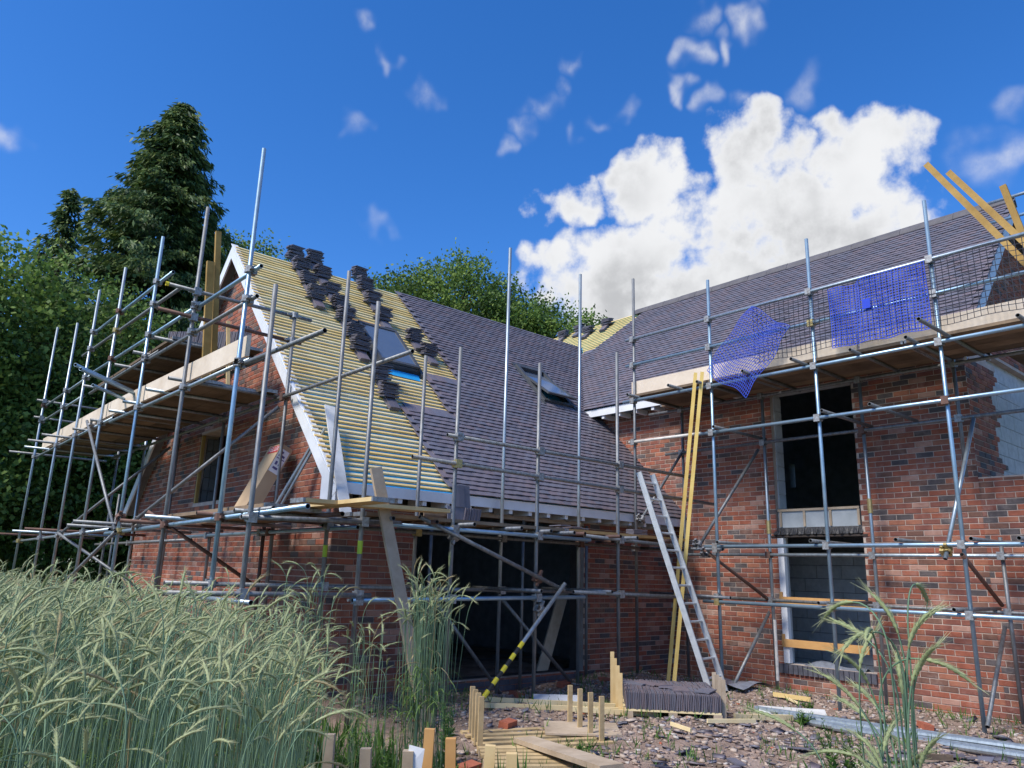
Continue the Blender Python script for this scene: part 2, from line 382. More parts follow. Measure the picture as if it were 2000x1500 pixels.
def lay(wall, mp, u0, u1, z0, z1, holes, lim=None, ok=None, phase=0.0, topclip=None):
    k = 0; z = z0
    while z < z1 - .02:
        zt = min(z + .065, z1)
        a, b = (u0, u1) if lim is None else lim(z + .05)
        if b - a > .06:
            for (p, q) in holes_runs(a, b, z, zt, holes):
                off = phase + (BL / 2 if k % 2 else 0)
                u = math.floor((p - off) / BL) * BL + off
                while u < q - .005:
                    s, e = max(p, u + .005), min(q, u + BL - .005)
                    if e - s > .03 and (ok is None or ok((s + e) / 2, z)):
                        c = Vector(mp((s + e) / 2, 0, z + .03))
                        ALLB.append((float((c - Vector(CAM)).length), wall, s, e, z, zt, random.choices(range(6), BRW)[0], random.uniform(.005, .0085)))
                    u += BL
        z += CH; k += 1


def brick_mesh(mb, mp, s, e, z0, z1, mi, pr):
    c = .005
    vs = [mp(s, .004, z0), mp(e, .004, z0), mp(e, .004, z1), mp(s, .004, z1), mp(s, -pr + c * .6, z0), mp(e, -pr + c * .6, z0), mp(e, -pr + c * .6, z1), mp(s, -pr + c * .6, z1),
          mp(s + c, -pr, z0 + c), mp(e - c, -pr, z0 + c), mp(e - c, -pr, z1 - c), mp(s + c, -pr, z1 - c)]
    mb.add(vs, [(8, 9, 10, 11), (4, 5, 9, 8), (5, 6, 10, 9), (6, 7, 11, 10), (7, 4, 8, 11), (0, 1, 5, 4), (1, 2, 6, 5), (2, 3, 7, 6), (3, 0, 4, 7)], mi)


mpG = lambda u, d, z: (XG + d, u, z)
mpS = lambda u, d, z: (u, YA + d, z)
mpB = lambda u, d, z: (XB + d, u, z)
mpR = lambda u, d, z: (u, YB0 + d, z)              # main block right gable, faces -Y

HG = [(12.0, 13.35, 2.6, 3.78)]
HS = [(5.58, 8.75, .22, 2.36)]
HB = [(4.97, 6.30, .42, 4.55)]
# --- gable wall of the wing
mb, _, _, _ = slab(mpG, YA, 16.5, -.3, 2.95, 0, .1, HG, 0, 0)
mb.box((XG + .1, YA + .1, -.3), (XG + .3, 11.9, 2.94), 1); mb.box((XG + .1, 13.45, -.3), (XG + .3, 16.4, 2.94), 1); mb.box((XG + .1, 11.9, -.3), (XG + .3, 13.45, 2.55), 1)
# triangle above eaves with the window cut out below 3.78
for (p, q, a, b) in ((YA, 12.0, 2.95, 3.78), (13.35, 16.5, 2.95, 3.78)):
    lo = max(p, YE + a - ZE + .1) if p < 12 else p; hi = q if q < 13 else min(q, 2 * YR - (YE + a - ZE) - .1)
    if p < 12: poly = [(lo, a), (q, a), (q, b), (YE + b - ZE + .1, b)]
    else: poly = [(p, a), (hi, a), (2 * YR - (YE + b - ZE) - .1, b), (p, b)]
    mb.add([(XG, u, z) for u, z in poly] + [(XG + .3, u, z) for u, z in poly], [(0, 1, 2, 3), (7, 6, 5, 4), (0, 4, 5, 1), (1, 5, 6, 2), (2, 6, 7, 3), (3, 7, 4, 0)])
poly = [(YE + 3.78 - ZE + .1, 3.78), (2 * YR - (YE + 3.78 - ZE) - .1, 3.78), (YR, zA(YR) - .1)]
mb.add([(XG, u, z) for u, z in poly] + [(XG + .3, u, z) for u, z in poly], [(0, 1, 2), (5, 4, 3), (0, 3, 4, 1), (1, 4, 5, 2), (2, 5, 3, 0)])
wallG = mb.build('gable_wall', [M['mortar'], M['block']], house); WALLS['G'] = (wallG, mpG)
limG = lambda z: (YA, 16.5) if z < 2.75 else (max(YA, YE + (z - ZE) + .16), min(16.5, 2 * YR - (YE + (z - ZE)) - .16))
lay('G', mpG, YA, 16.5, .0, zA(YR) - .3, HG, lim=limG, phase=.06)
# --- side wall of the wing
mb, _, _, _ = slab(mpS, XG + .004, XB, -.3, 2.42, .002, .1, HS, 0, 0)
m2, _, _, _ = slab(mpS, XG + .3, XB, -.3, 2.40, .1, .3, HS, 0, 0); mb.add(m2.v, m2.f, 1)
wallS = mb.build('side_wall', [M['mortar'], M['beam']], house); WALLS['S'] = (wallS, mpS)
lay('S', mpS, XG, XB, .0, 2.4, HS, phase=.0)
# --- main front wall
mb, _, _, _ = slab(mpB, YB0, 10.3, -.3, 4.66, 0, .1, HB, 0, 0)
m2, _, _, _ = slab(mpB, .4, YB0, -.3, 2.98, 0, .1, [], 0, 0); mb.add(m2.v, m2.f, 0)
m2, _, _, _ = slab(mpB, YB0 + .12, 10.3, -.3, 4.66, .1, .3, HB, 0, 0); mb.add(m2.v, m2.f, 1)
m2, _, _, _ = slab(mpB, .4, YB0 + .12, -.3, 2.99, .1, .3, [], 0, 0); mb.add(m2.v, m2.f, 1)
wallB = mb.build('front_wall', [M['mortar'], M['block']], house); WALLS['B'] = (wallB, mpB)
lay('B', mpB, YB0, 10.3, .0, 4.62, HB, ok=lambda u, z: u < YA or z > zA(u) - .25, phase=.1)
lay('B', mpB, .4, YB0, .0, 2.96, [], phase=.1)
# --- right gable return: toothed brick corner, blockwork beyond
mb = MB(); mb.box((XB + .1, YB0 + .1, 2.98), (16.8, YB0 + .3, 4.7), 1)
mb.add([(XB + .1, YB0 + .1, 4.7), (16.5, YB0 + .1, 4.7), (XR, YB0 + .1, zB(XR) - .12), (XB + .1, YB0 + .3, 4.7), (16.5, YB0 + .3, 4.7), (XR, YB0 + .3, zB(XR) - .12)], [(0, 1, 2), (5, 4, 3), (0, 3, 4, 1), (1, 4, 5, 2), (2, 5, 3, 0)], 1)
tooth = [random.choice((.92, 1.03, 1.14, 1.25)) for _ in range(80)]
for k in range(26): mb.box((XB + .003, YB0 + .002, 2.98 + k * CH), (XB + tooth[k] - .02, YB0 + .1, 2.98 + k * CH + CH), 0)
wallR = mb.build('end_wall', [M['mortar'], M['block']], house); WALLS['R'] = (wallR, mpR)
for k in range(22): lay('R', mpR, XB, XB + tooth[k], 2.98 + k * CH, 2.98 + k * CH + .066, [], phase=(BL / 2 if k % 2 else 0) + .05)
# gable brick above the deck
lay('R', mpR, XB + .2, 16, 4.9, zB(XR) - .35, [], lim=lambda z: (XE + (z - ZB) + .3, XR * 2 - (XE + (z - ZB)) - .3), phase=.05)
mb = MB()
mb.add([(XE + .5, YB0 + .002, 4.85), (16.6, YB0 + .002, 4.85), (XR, YB0 + .002, zB(XR) - .3), (XE + .5, YB0 + .1, 4.85), (16.6, YB0 + .1, 4.85), (XR, YB0 + .1, zB(XR) - .3)], [(0, 1, 2), (5, 4, 3), (0, 3, 4, 1), (1, 4, 5, 2), (2, 5, 3, 0)])
mb.build('gable_brick_backing', M['mortar'], house)

ALLB.sort(key=lambda b: b[0])
vis = lambda b: not (b[1] == 'G' and b[4] < .75) and not (b[1] == 'S' and b[4] < .1)
single, rest, cnt = [], [], 0
for b in ALLB:
    if cnt < 300 and vis(b): single.append(b); cnt += 1
    else: rest.append(b)
cache = {}
for (_, w, s, e, z0, z1, mi, pr) in single:
    wo, mp = WALLS[w]; key = (w, round(e - s, 3), mi, round(z1 - z0, 3)); c = ((s + e) / 2, z0)
    if key not in cache:
        mb = MB(); h = (e - s) / 2
        o3 = mp(0, 0, 0)
        lm = lambda u, d, z, mp=mp, o3=o3: tuple(np.subtract(mp(u, d, z), o3))
        brick_mesh(mb, lm, -h, h, 0, z1 - z0, 0, .0075)
        me = bpy.data.meshes.new('brick'); me.from_pydata(mb.v, [], mb.f); me.materials.append(BR[mi]); cache[key] = me
    link('brick', cache[key], wo, mp(c[0], random.uniform(-.0015, .0015), c[1]))
for w in WALLS:
    mb = MB()
    for (_, ww, s, e, z0, z1, mi, pr) in rest:
        if ww == w: brick_mesh(mb, WALLS[w][1], s, e, z0, z1, mi, pr)
    if mb.f: kind(mb.build('brickwork', BR, WALLS[w][0]), 'stuff')

# grey blocks seen in the end wall, proud of their joints
for r in range(9):
    z0 = 3.0 + r * .225
    if z0 > 4.6: break
    x = XB + .8 + (.22 if r % 2 else 0)
    while x < 13.4:
        mb = MB(); mb.box((x, YB0 + .088, z0), (min(x + .432, 13.5), YB0 + .12, z0 + .216)); mb.build('block', M['block'], wallR); x += .442
# blocks of the left window jambs
for z0 in np.arange(2.71, 4.5, .225):
    mb = MB(); mb.box((XB + .085, 6.283, z0), (XB + .297, 6.33, min(z0 + .216, 4.54))); mb.build('block', M['block'], wallB)
for z0 in np.arange(2.61, 3.7, .225):
    for q in range(2):
        mb = MB(); mb.box((XG + .11 + q * .1, 13.30, z0), (XG + .2 + q * .1, 13.36, min(z0 + .216, 3.77))); mb.build('block', M['blockdark'], wallG)  # gable jamb blocks: the shade of the reveal is put into their colour

# --- the other walls, floors: the shell that keeps the rooms dark
mb = MB()
HBK = [(8.25, 8.5, 1.3, 2.2), (8.56, 8.75, 1.3, 2.2), (9.02, 9.15, 3.75, 4.3)]
mk = lambda u, d, z: (16.6 + d, u, z)
ms, _, _, _ = slab(mk, YB0 + .1, YB1, -.3, 4.9, 0, .3, HBK, 0, 0); mb.add(ms.v, ms.f)
mb.box((XB + .3, YB1 - .3, -.3), (16.6, YB1, 4.9))
mb.box((4.7, 16.2, -.3), (11.2, 16.5, 2.9)); mb.box((10.94, 10.3, -.3), (11.24, 16.5, 4.66))
mb.box((XB + .3, .4, -.3), (11.9, .6, 2.9))
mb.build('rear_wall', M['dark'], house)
for r in range(9):
    for c in range(6):
        y0 = 5.2 + c * .445 + (.22 if r % 2 else 0); mb = MB(); mb.box((12.95, y0, .1 + r * .225), (13.0, y0 + .435, .1 + r * .225 + .215)); mb.build('block', M['block'], house)
mb = MB(); mb.box((13.0, 5.1, 0), (13.1, 8.05, 2.41)); mb.build('partition_wall', M['blockdark'], house)
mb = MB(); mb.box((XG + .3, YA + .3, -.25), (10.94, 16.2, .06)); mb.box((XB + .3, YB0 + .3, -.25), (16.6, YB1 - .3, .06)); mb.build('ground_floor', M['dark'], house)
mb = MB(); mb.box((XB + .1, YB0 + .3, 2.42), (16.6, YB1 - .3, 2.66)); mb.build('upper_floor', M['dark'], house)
mb = MB(); mb.box((XB + .1, 2.99 - 2.6, 2.9), (12, YB0 + .3, 2.96)); mb.build('lean_to_top', M['block'], house)

# --- lean details of the main wall openings
mb = MB(); mb.box((XB + .03, 5.0, 2.41), (XB + .08, 6.28, 2.69), 0)
for y in (5.0, 5.42, 5.83, 6.22): mb.box((XB + .012, y, 2.42), (XB + .03, y + .035, 2.68), 1)
mb.box((XB + .006, 5.0, 2.655), (XB + .03, 6.28, 2.69), 1)
mb.build('spandrel_panel', [M['panel'], M['timbergrey']], house)
mb = MB(); ys = np.linspace(4.96, 6.36, 40)
for i, (a, b) in enumerate(zip(ys[:-1], ys[1:])):
    o1, o2 = [.03 + .022 * math.sin(i * 1.7 + k) + .012 * math.sin(i * 4.1) for k in (0, 1.7)]
    mb.add([(XB - o1, a, 2.30), (XB - o2, b, 2.30), (XB + .03, b, 2.41), (XB + .03, a, 2.41), (XB + .05, a, 2.29), (XB + .05, b, 2.29)], [(0, 1, 2, 3), (0, 4, 5, 1)])
mb.build('lead_flashing', M['lead'], house)
mb = MB(); mb.box((XB - .02, 4.9, 2.262), (XB + .1, 6.4, 2.288)); mb.build('steel_lintel', M['beam'], house)
mb = MB(); mb.box((XB - .012, 6.2, .43), (XB + .07, 6.297, 2.25)); mb.build('window_jamb', M['white'], house)
for z0 in (1.27, .66): mb = MB(); mb.box((XB - .045, 5.0, z0), (XB - .014, 6.30, z0 + .11)); mb.build('window_brace', M['timberorange'], house)
for z0 in (1.38, .77): mb = MB(); mb.box((XB - .044, 6.255, z0), (XB - .0145, 6.295, z0 + .07)); mb.build('window_brace', M['timberorange'], house)
y = 4.93
while y < 6.42:
    mb = MB(); mb.box((XB - .045, y, .285), (XB + .1, y + .066, .415)); mb.build('sill_brick', M['engbrick'], house); y += .076
mb = MB()
for i in range(14):
    a, b = 5.1 + i * .075, 5.1 + (i + 1) * .075; h = lambda t: .43 + .055 * abs(math.sin(t * 3.1)) + .03 * math.sin(t * 9)
    mb.add([(XB + .02, a, .42), (XB + .02, b, .42), (XB + .09, b, h(b)), (XB + .09, a, h(a)), (XB + .2, b, .42), (XB + .2, a, .42)], [(0, 1, 2, 3), (3, 2, 4, 5)])
mb.build('damp_proof_sheet', M['greyplastic'], house)
# wing opening: header beam, blue brick threshold
mb = MB(); mb.box((5.3, YA + .03, 2.362), (9.0, YA + .22, 2.60)); mb.build('header_beam', M['beam'], house)
x = 5.6
while x < 8.7:
    for r in range(2):
        mb = MB(); o = .11 * r; mb.box((x + o, YA - .012, .05 + r * CH), (min(x + o + .215, 8.74), YA + .09, .05 + r * CH + .065)); mb.build('threshold_brick', M['engbrick'], wallS)
    x += BL
mb = MB(); mb.box((5.6, YA + .02, -.1), (8.74, YA + .1, .19)); mb.build('threshold_core', M['mortar'], house)
# gable window: timber strip on the left reveal
mb = MB(); mb.box((XG + .01, 13.29, 2.6), (XG + .06, 13.345, 3.77)); mb.build('window_post', M['timberbrown'], house)

# ------------------------------------------------------------------ roofs
Q = math.sqrt(.5)
fA = lambda x, s, n: (x, YE + s * Q - n * Q, ZE + s * Q + n * Q)          # wing front slope
fB = lambda y, s, n: (XE + s * Q - n * Q, y, ZB + s * Q + n * Q)          # main front slope
SLA = (YR - YE) / Q; SLB = (XR - XE) / Q
XV0 = 4.2                                                                 # verge of the wing
mb = MB(); t = .10
def slabroof(f, pts, n0, n1):
    k = len(pts); mb.add([f(a, s, n0) for a, s in pts] + [f(a, s, n1) for a, s in pts], [tuple(range(k)), tuple(reversed(range(k, 2 * k)))] + [(i, (i + 1) % k, k + (i + 1) % k, k + i) for i in range(k)])
sv = (10.14 - YE) / Q
slabroof(fA, [(XV0 + .03, .0), (XB - .005, .0), (XB - .005, sv - .05), (XE + .1, sv), (YR + .46, SLA - .02), (XV0 + .03, SLA - .02)], -.10, -.058)
roofA = mb.build('wing_roof', M['underlay'], house)
mb = MB(); slabroof(fB, [(3.3, .0), (10.1, .0), (YR, (YR + .46 - XE) / Q), (YB1, (YR + .46 - XE) / Q), (YB1, SLB - .02), (3.3, SLB - .02)], -.10, -.058)
roofB = mb.build('main_roof', M['underlay'], house)
mb = MB()
mb.add([(XV0 + .03, YR, zA(YR) - .1), (13.2, YR, zA(YR) - .1), (13.2, 2 * YR - YE, ZE - .1), (XV0 + .03, 2 * YR - YE, ZE - .1)], [(0, 1, 2, 3)])
mb.add([(XR, 3.3, zB(XR) - .1), (XR, YB1, zB(XR) - .1), (2 * XR - XE, YB1, ZB - .1), (2 * XR - XE, 3.3, ZB - .1)], [(0, 1, 2, 3)])
mb.build('rear_roof_slopes', M['dark'], house)

WIN1 = (5.90, 6.68, (10.12 - YE) / Q, (10.98 - YE) / Q)
WIN2 = (9.50, 10.28, (10.12 - YE) / Q, (10.98 - YE) / Q)
def xleft(s):
    y = YE + s * Q
    return 5.93 if y < 9.28 else (6.8 if y < 10.08 else 7.55)
def xrightA(s):
    y = YE + s * Q
    return XB - .01 if y < 10.10 else y + .46
# battens of the wing
k = 0; s = .06
while s < SLA - .03:
    segs = [(XV0 + .02 + random.uniform(-.03, .02), xleft(s) + .25)]
    if WIN1[2] - .12 < s < WIN1[3] + .10: segs = [(segs[0][0], WIN1[0] - .04), (WIN1[1] + .04, segs[0][1])]
    for a, b in segs:
        mb = MB(); j = random.uniform(-.006, .006); w = .0165
        mb.add([fA(x, s + j + ds, n) for x in (a, b) for ds, n in ((-w, -.0575), (w, -.0575), (w, -.031), (-w, -.031))], [(0, 1, 2, 3), (7, 6, 5, 4), (0, 4, 5, 1), (1, 5, 6, 2), (2, 6, 7, 3), (3, 7, 4, 0)])
        mb.build('batten', M['batten_pale'] if random.random() < .4 else M['batten'], roofA)
    s += .1
# battens of the main roof (bare far end)
s = 2.2
while s < SLB - .02:
    x = XE + s * Q; a = max(10.9, 11.15 - 0); b = min(YB1 - .05, 14.5) if x > YR + .46 else x - .5
    if b - a > .1:
        mb = MB(); mb.add([fB(yy, s + ds, n) for yy in (a - .2, b) for ds, n in ((-.019, -.0575), (.019, -.0575), (.019, -.031), (-.019, -.031))], [(0, 1, 2, 3), (7, 6, 5, 4), (0, 4, 5, 1), (1, 5, 6, 2), (2, 6, 7, 3), (3, 7, 4, 0)])
        mb.build('batten', M['batten'], roofB)
    s += .1
# tiles
TLIST = []
def tiles(f, smax, left, right, skip, tagk, woff=0.0):
    r = 0; s = -.045
    while s < smax - .06:
        a, b = left(s + .05), right(s + .05); off = (.0825 if r % 2 else 0) + woff
        u = math.floor((a - off) / .165) * .165 + off + (.165 if r % 2 and False else 0)
        while u < b:
            p, q = max(u + .0012, a if a > u + .09 else u + .0012), min(u + .1638, b)
            if q - p > .03 and u > a - .1 and not skip((p + q) / 2, s):
                TLIST.append((tagk, p, q, s + random.uniform(-.004, .004), min(.262, smax - s + .02), random.uniform(-.002, .004), random.choices(range(4), (.55, .27, .12, .06))[0], random.uniform(-.0012, .0012)))
            u += .165
        s += .1; r += 1
tiles(fA, SLA, lambda s: xleft(max(s, 0)), lambda s: xrightA(max(s, 0)), lambda u, s: (WIN2[0] - .05 < u < WIN2[1] + .05 and WIN2[2] - .16 < s < WIN2[3] + .02), 'A')
def yrightB(s):
    x = XE + s * Q
    if x < 12.55: return min(x - .46, 10.9 + (x - XE) * 5) if x > 10.7 else 10.2
    return 11.75 - (x - 12.55) * .65
tiles(fB, SLB, lambda s: 3.28, yrightB, lambda u, s: False, 'B', .02)
def tile_geo(mb, f, p, q, s, L, dn, mi, tw, org=None):
    t = .015; h0, h1 = .011 + dn, -.028 + dn * .3
    g = f if org is None else (lambda a, b, c: tuple(np.subtract(f(a, b, c), org)))
    mid = (p + q) / 2; cam_ = .003
    vs = []
    for (ss, hh) in ((s, h0), (s + L, h1)):
        vs += [g(p, ss, hh - tw), g(mid, ss, hh + cam_), g(q, ss, hh + tw), g(p, ss, hh - tw + t), g(mid, ss, hh + cam_ + t), g(q, ss, hh + tw + t)]
    mb.add(vs, [(3, 4, 10, 9), (4, 5, 11, 10), (0, 1, 4, 3), (1, 2, 5, 4), (0, 3, 9, 6), (2, 8, 11, 5), (0, 6, 7, 1), (1, 7, 8, 2)], mi)
dA = lambda T: (np.linalg.norm(np.subtract((fA if T[0] == 'A' else fB)(T[1], T[3], 0), CAM)))
TLIST.sort(key=dA)
single = [T for T in TLIST if T[0] == 'A'][:300]; sset = set(map(id, single)); rest = [T for T in TLIST if id(T) not in sset]
for (kk, p, q, s, L, dn, mi, tw) in single:
    org = fA((p + q) / 2, s, 0); mb = MB(); tile_geo(mb, fA, p, q, s, L, dn, 0, tw, org); mb.build('tile', TILE[mi], roofA, org)
for kk, f, ro in (('A', fA, roofA), ('B', fB, roofB)):
    mb = MB()
    for T in rest:
        if T[0] == kk: tile_geo(mb, f, *T[1:])
    kind(mb.build('tiling', TILE, ro), 'stuff')
# ridge tiles of the main roof
y = 3.26
while y < 11.2:
    mb = MB(); zt = zB(XR)
    prof = [(-.15, -.13), (-.11, -.04), (-.045, .025), (.045, .025), (.11, -.04), (.15, -.13)]
    L = .445; dz = random.uniform(-.004, .006)
    vs = [(XR + a, yy, zt + b + dz + .02) for yy in (y, y + L) for a, b in prof] + [(XR + a * .88, yy, zt + b + dz + .005) for yy in (y, y + L) for a, b in prof]
    fs = [(i, i + 1, 7 + i, 6 + i) for i in range(5)] + [(12 + i, 18 + i, 19 + i, 13 + i) for i in range(5)] + [(i, 12 + i, 13 + i, i + 1) for i in range(5)] + [(6 + i, 7 + i, 19 + i, 18 + i) for i in range(5)]
    mb.add(vs, fs); mb.build('ridge_tile', M['ridge'], roofB); y += .45
# fascias, bargeboards, verge strips, rafter feet
mb = MB(); mb.box((XV0 + .06, YE - .012, 2.455), (XB - .02, YE + .012, 2.585)); mb.build('fascia', M['white'], house)
mb = MB(); mb.box((XE - .012, 3.34, 4.60), (XE + .012, 10.25, 4.74)); mb.build('fascia', M['white'], house)
x = 4.72
while x < 10.85:
    mb = MB(); mb.box((x, YE + .014, 2.40), (x + .062, YA - .01, 2.485)); mb.build('rafter_foot', M['white'], house); x += .362
y = 6.8
while y < 10.1:
    mb = MB(); mb.box((XE + .014, y, 4.54), (XB - .01, y + .062, 4.625)); mb.build('rafter_foot', M['white'], house); y += .40
mb = MB(); mb.box((XV0 + .1, YE + .02, 2.50), (XB - .01, YA + .02, 2.52)); mb.build('soffit', M['beam'], house)
def barge(x0, x1, ya, za, yb, zb, d):
    """white board along a verge from (ya, za) to (yb, zb), d deep"""
    mb = MB(); v = [(ya, za), (yb, zb), (yb, zb - d), (ya, za - d)]
    mb.add([(x0, a, b) for a, b in v] + [(x1, a, b) for a, b in v], [(0, 1, 2, 3), (7, 6, 5, 4), (0, 4, 5, 1), (1, 5, 6, 2), (2, 6, 7, 3), (3, 7, 4, 0)])
    return mb
barge(XV0, XV0 + .026, YE - .03, ZE - .085, YR, zA(YR) - .06, .25).build('bargeboard', M['white'], house)
barge(XV0, XV0 + .026, 2 * YR - YE + .03, ZE - .085, YR + .001, zA(YR) - .06, .25).build('bargeboard', M['white'], house)
mb = MB(); mb.add([(XV0 - .004, YE - .04, ZE - .1), (XV0 - .004, YE + .34, ZE + .22), (XV0 - .004, YE + .34, ZE - .22), (XV0 - .004, YE + .12, ZE - .26), (XV0 - .004, YE - .04, ZE - .16), (XV0 + .2, YE - .04, ZE - .1), (XV0 + .2, YE - .04, ZE - .16)], [(0, 1, 2, 3, 4), (0, 4, 6, 5)])
mb.build('box_end', M['white'], house)
mb = MB(); mb.add([fA(x, s, n) for s in (-.03, SLA) for x, n in ((XV0 - .02, -.055), (XV0 + .1, -.055), (XV0 + .1, -.047), (XV0 - .02, -.047))], [(0, 1, 2, 3), (7, 6, 5, 4), (0, 4, 5, 1), (1, 5, 6, 2), (2, 6, 7, 3), (3, 7, 4, 0)]); mb.build('verge_strip', M['white'], house)
mb = MB()
for sg in (1,):
    v = [(XE - .02, ZB - .09), (XR, zB(XR) - .07), (XR, zB(XR) - .33), (XE - .02, ZB - .33)]
    mb.add([(a, 3.27, b) for a, b in v] + [(a, 3.295, b) for a, b in v], [(0, 1, 2, 3), (7, 6, 5, 4), (0, 4, 5, 1), (1, 5, 6, 2), (2, 6, 7, 3), (3, 7, 4, 0)])
    v = [(2 * XR - XE, ZB - .09), (XR + .002, zB(XR) - .07), (XR + .002, zB(XR) - .33), (2 * XR - XE, ZB - .33)]
    mb.add([(a, 3.27, b) for a, b in v] + [(a, 3.295, b) for a, b in v], [(0, 1, 2, 3), (7, 6, 5, 4), (0, 4, 5, 1), (1, 5, 6, 2), (2, 6, 7, 3), (3, 7, 4, 0)])
mb.build('bargeboard', M['white'], house)
# roof windows
def roofwin(w, openang):
    a, b, s0, s1 = w; fw = .07
    root = MB()
    def bx(mb, p, q, u, v, n0, n1, mi=0):
        mb.add([fA(x, s, n) for n in (n0, n1) for x, s in ((p, u), (q, u), (q, v), (p, v))], [(0, 3, 2, 1), (4, 5, 6, 7), (0, 1, 5, 4), (1, 2, 6, 5), (2, 3, 7, 6), (3, 0, 4, 7)], mi)
    bx(root, a, a + fw, s0, s1, -.056, .055); bx(root, b - fw, b, s0, s1, -.056, .055); bx(root, a + fw, b - fw, s1 - fw, s1, -.056, .055); bx(root, a + fw, b - fw, s0, s0 + fw, -.056, .05)
    bx(root, a - .06, b + .06, s1 + .002, s1 + .09, -.03, .03); bx(root, a - .07, a - .003, s0 - .1, s1, -.03, .025); bx(root, b + .003, b + .07, s0 - .1, s1, -.03, .025)
    wo = root.build('roof_window', M['wframe'], house)
    def sash_f(x, s, n):
        sm = (s0 + s1) / 2 if openang else s0
        ds = s - sm; ca, sa = math.cos(openang), math.sin(openang)
        return fA(x, sm + ds * ca + n * sa, .06 - ds * sa + n * ca)
    def bs(mb, p, q, u, v, n0, n1):
        mb.add([sash_f(x, s, n) for n in (n0, n1) for x, s in ((p, u), (q, u), (q, v), (p, v))], [(0, 3, 2, 1), (4, 5, 6, 7), (0, 1, 5, 4), (1, 2, 6, 5), (2, 3, 7, 6), (3, 0, 4, 7)])
    sh = MB(); e = .012
    for (p, q, u, v) in ((a + e, a + .06, s0 + e, s1 - e), (b - .06, b - e, s0 + e, s1 - e), (a + .06, b - .06, s0 + e, s0 + .075), (a + .06, b - .06, s1 - .075, s1 - e)): bs(sh, p, q, u, v, .0, .035)
    sh.build('sash', M['wframe'], wo)
    pn = MB(); bs(pn, a + .058, b - .058, s0 + .07, s1 - .07, .012, .02); pn.build('pane', M['glass'], wo)
    return wo
roofwin(WIN1, 0.0); roofwin(WIN2, R(11))
mb = MB(); s0 = WIN1[3] + .1
mb.add([fA(x, s, n) for n in (-.03, -.012) for x, s in ((WIN1[0] + .02, s0 + .0), (WIN1[1] + .02, s0 + .0), (WIN1[1] + .02, s0 + .14), (WIN1[0] + .02, s0 + .14))], [(0, 3, 2, 1), (4, 5, 6, 7), (0, 1, 5, 4), (1, 2, 6, 5), (2, 3, 7, 6), (3, 0, 4, 7)])
mb.build('plywood_strip', M['timberorange'], house)
mb = MB(); s0 = WIN1[2] - .2
mb.add([fA(x, s, n) for n in (-.03, -.025) for x, s in ((WIN1[0] - .04, s0), (WIN1[1] - .06, s0 - .03), (WIN1[1] - .02, s0 + .15), (WIN1[0] - .04, s0 + .17))], [(0, 3, 2, 1), (4, 5, 6, 7), (0, 1, 5, 4), (1, 2, 6, 5), (2, 3, 7, 6), (3, 0, 4, 7)])
ua = mat('bright_blue_membrane', (.02, .33, .68), (.02, .28, .58), rough=.5); mb.build('blue_membrane', ua, house)
mb = MB(); mb.add([fA(x, s, n) for n in (-.056, -.05) for x, s in ((XV0 + .1, -.06), (5.95, -.06), (5.95, .03), (XV0 + .1, .03))], [(0, 3, 2, 1), (4, 5, 6, 7), (0, 1, 5, 4), (1, 2, 6, 5), (2, 3, 7, 6), (3, 0, 4, 7)]); mb.build('eave_membrane', ua, house)

# ------------------------------------------------------------------ scaffolding
TR = .02415
scG = empty('scaffolding', (2.85, 12, .1)); tag(scG, 'tube scaffolding with long pale toe board standing along the brick gable by the trees', 'scaffolding', 'scaffolding round the house')
scA = empty('scaffolding', (6.6, 6.9, .1)); tag(scA, 'low tube scaffolding with one board deck under the half tiled eaves', 'scaffolding', 'scaffolding round the house')
scB = empty('scaffolding', (9.5, 5.6, .1)); tag(scB, 'tall tube scaffolding with netted top deck in front of the two window openings', 'scaffolding', 'scaffolding round the house')
STD = {'G': [], 'A': [], 'B': []}
ROOT = {'G': scG, 'A': scA, 'B': scB}


def ctempl():
    mb = MB(); n = 10; r = .038; h = .031
    for i in range(n):
        a, b = 2 * math.pi * i / n, 2 * math.pi * (i + 1) / n
        mb.add([(r * math.cos(t), r * math.sin(t), z) for z in (-h, h) for t in (a, b)] + [(.022 * math.cos(t), .022 * math.sin(t), z) for z in (-h, h) for t in (a, b)], [(0, 1, 3, 2), (2, 3, 7, 6), (0, 4, 5, 1)])
    mb.box((.028, -.034, -.04), (.064, .034, .04)); mb.box((-.014, .034, -.011), (.016, .088, .011)); mb.box((-.014, -.076, -.011), (.016, -.034, .011)); mb.box((.03, .03, -.012), (.052, .062, .012))
    me = bpy.data.meshes.new('coupler'); me.from_pydata(mb.v, [], mb.f); return me


CM = []
for k_ in ('coupler', 'couplergold', 'rust'):
    me_ = ctempl(); me_.materials.append(M[k_]); CM.append(me_)


def coupler(par, p, axis, side):
    """clamp round a tube of direction axis, its body pointing to side"""
    o = link('coupler',  random.choices(CM, (.86, .06, .08))[0], par, tuple(p))
    z = Vector(axis).normalized(); x = Vector(side); x = (x - z * x.dot(z))
    x = x.normalized() if x.length > 1e-4 else z.orthogonal().normalized(); y = z.cross(x)
    o.rotation_euler = Matrix((x, y, z)).transposed().to_euler(); o.scale = (1.2, 1.2, 1.2); return o


def T(sc, kd, p0, p1, mt='steel', r=TR):
    mb = MB(); o = mb.tube(p0, p1, r).build(kd, [M[mt], M['bore']], ROOT[sc], smooth=True)
    for p in o.data.polygons:
        if len(p.vertices) > 4: p.use_smooth = False
    return o


def standard(sc, x, y, top, mt='steel', z0=None, lean=(0, 0)):
    zb = float(gz(x, y)) - .02 if z0 is None else z0
    o = T(sc, 'standard', (x, y, zb), (x + lean[0], y + lean[1], top), mt); STD[sc].append((x, y, zb, top, o)); return o


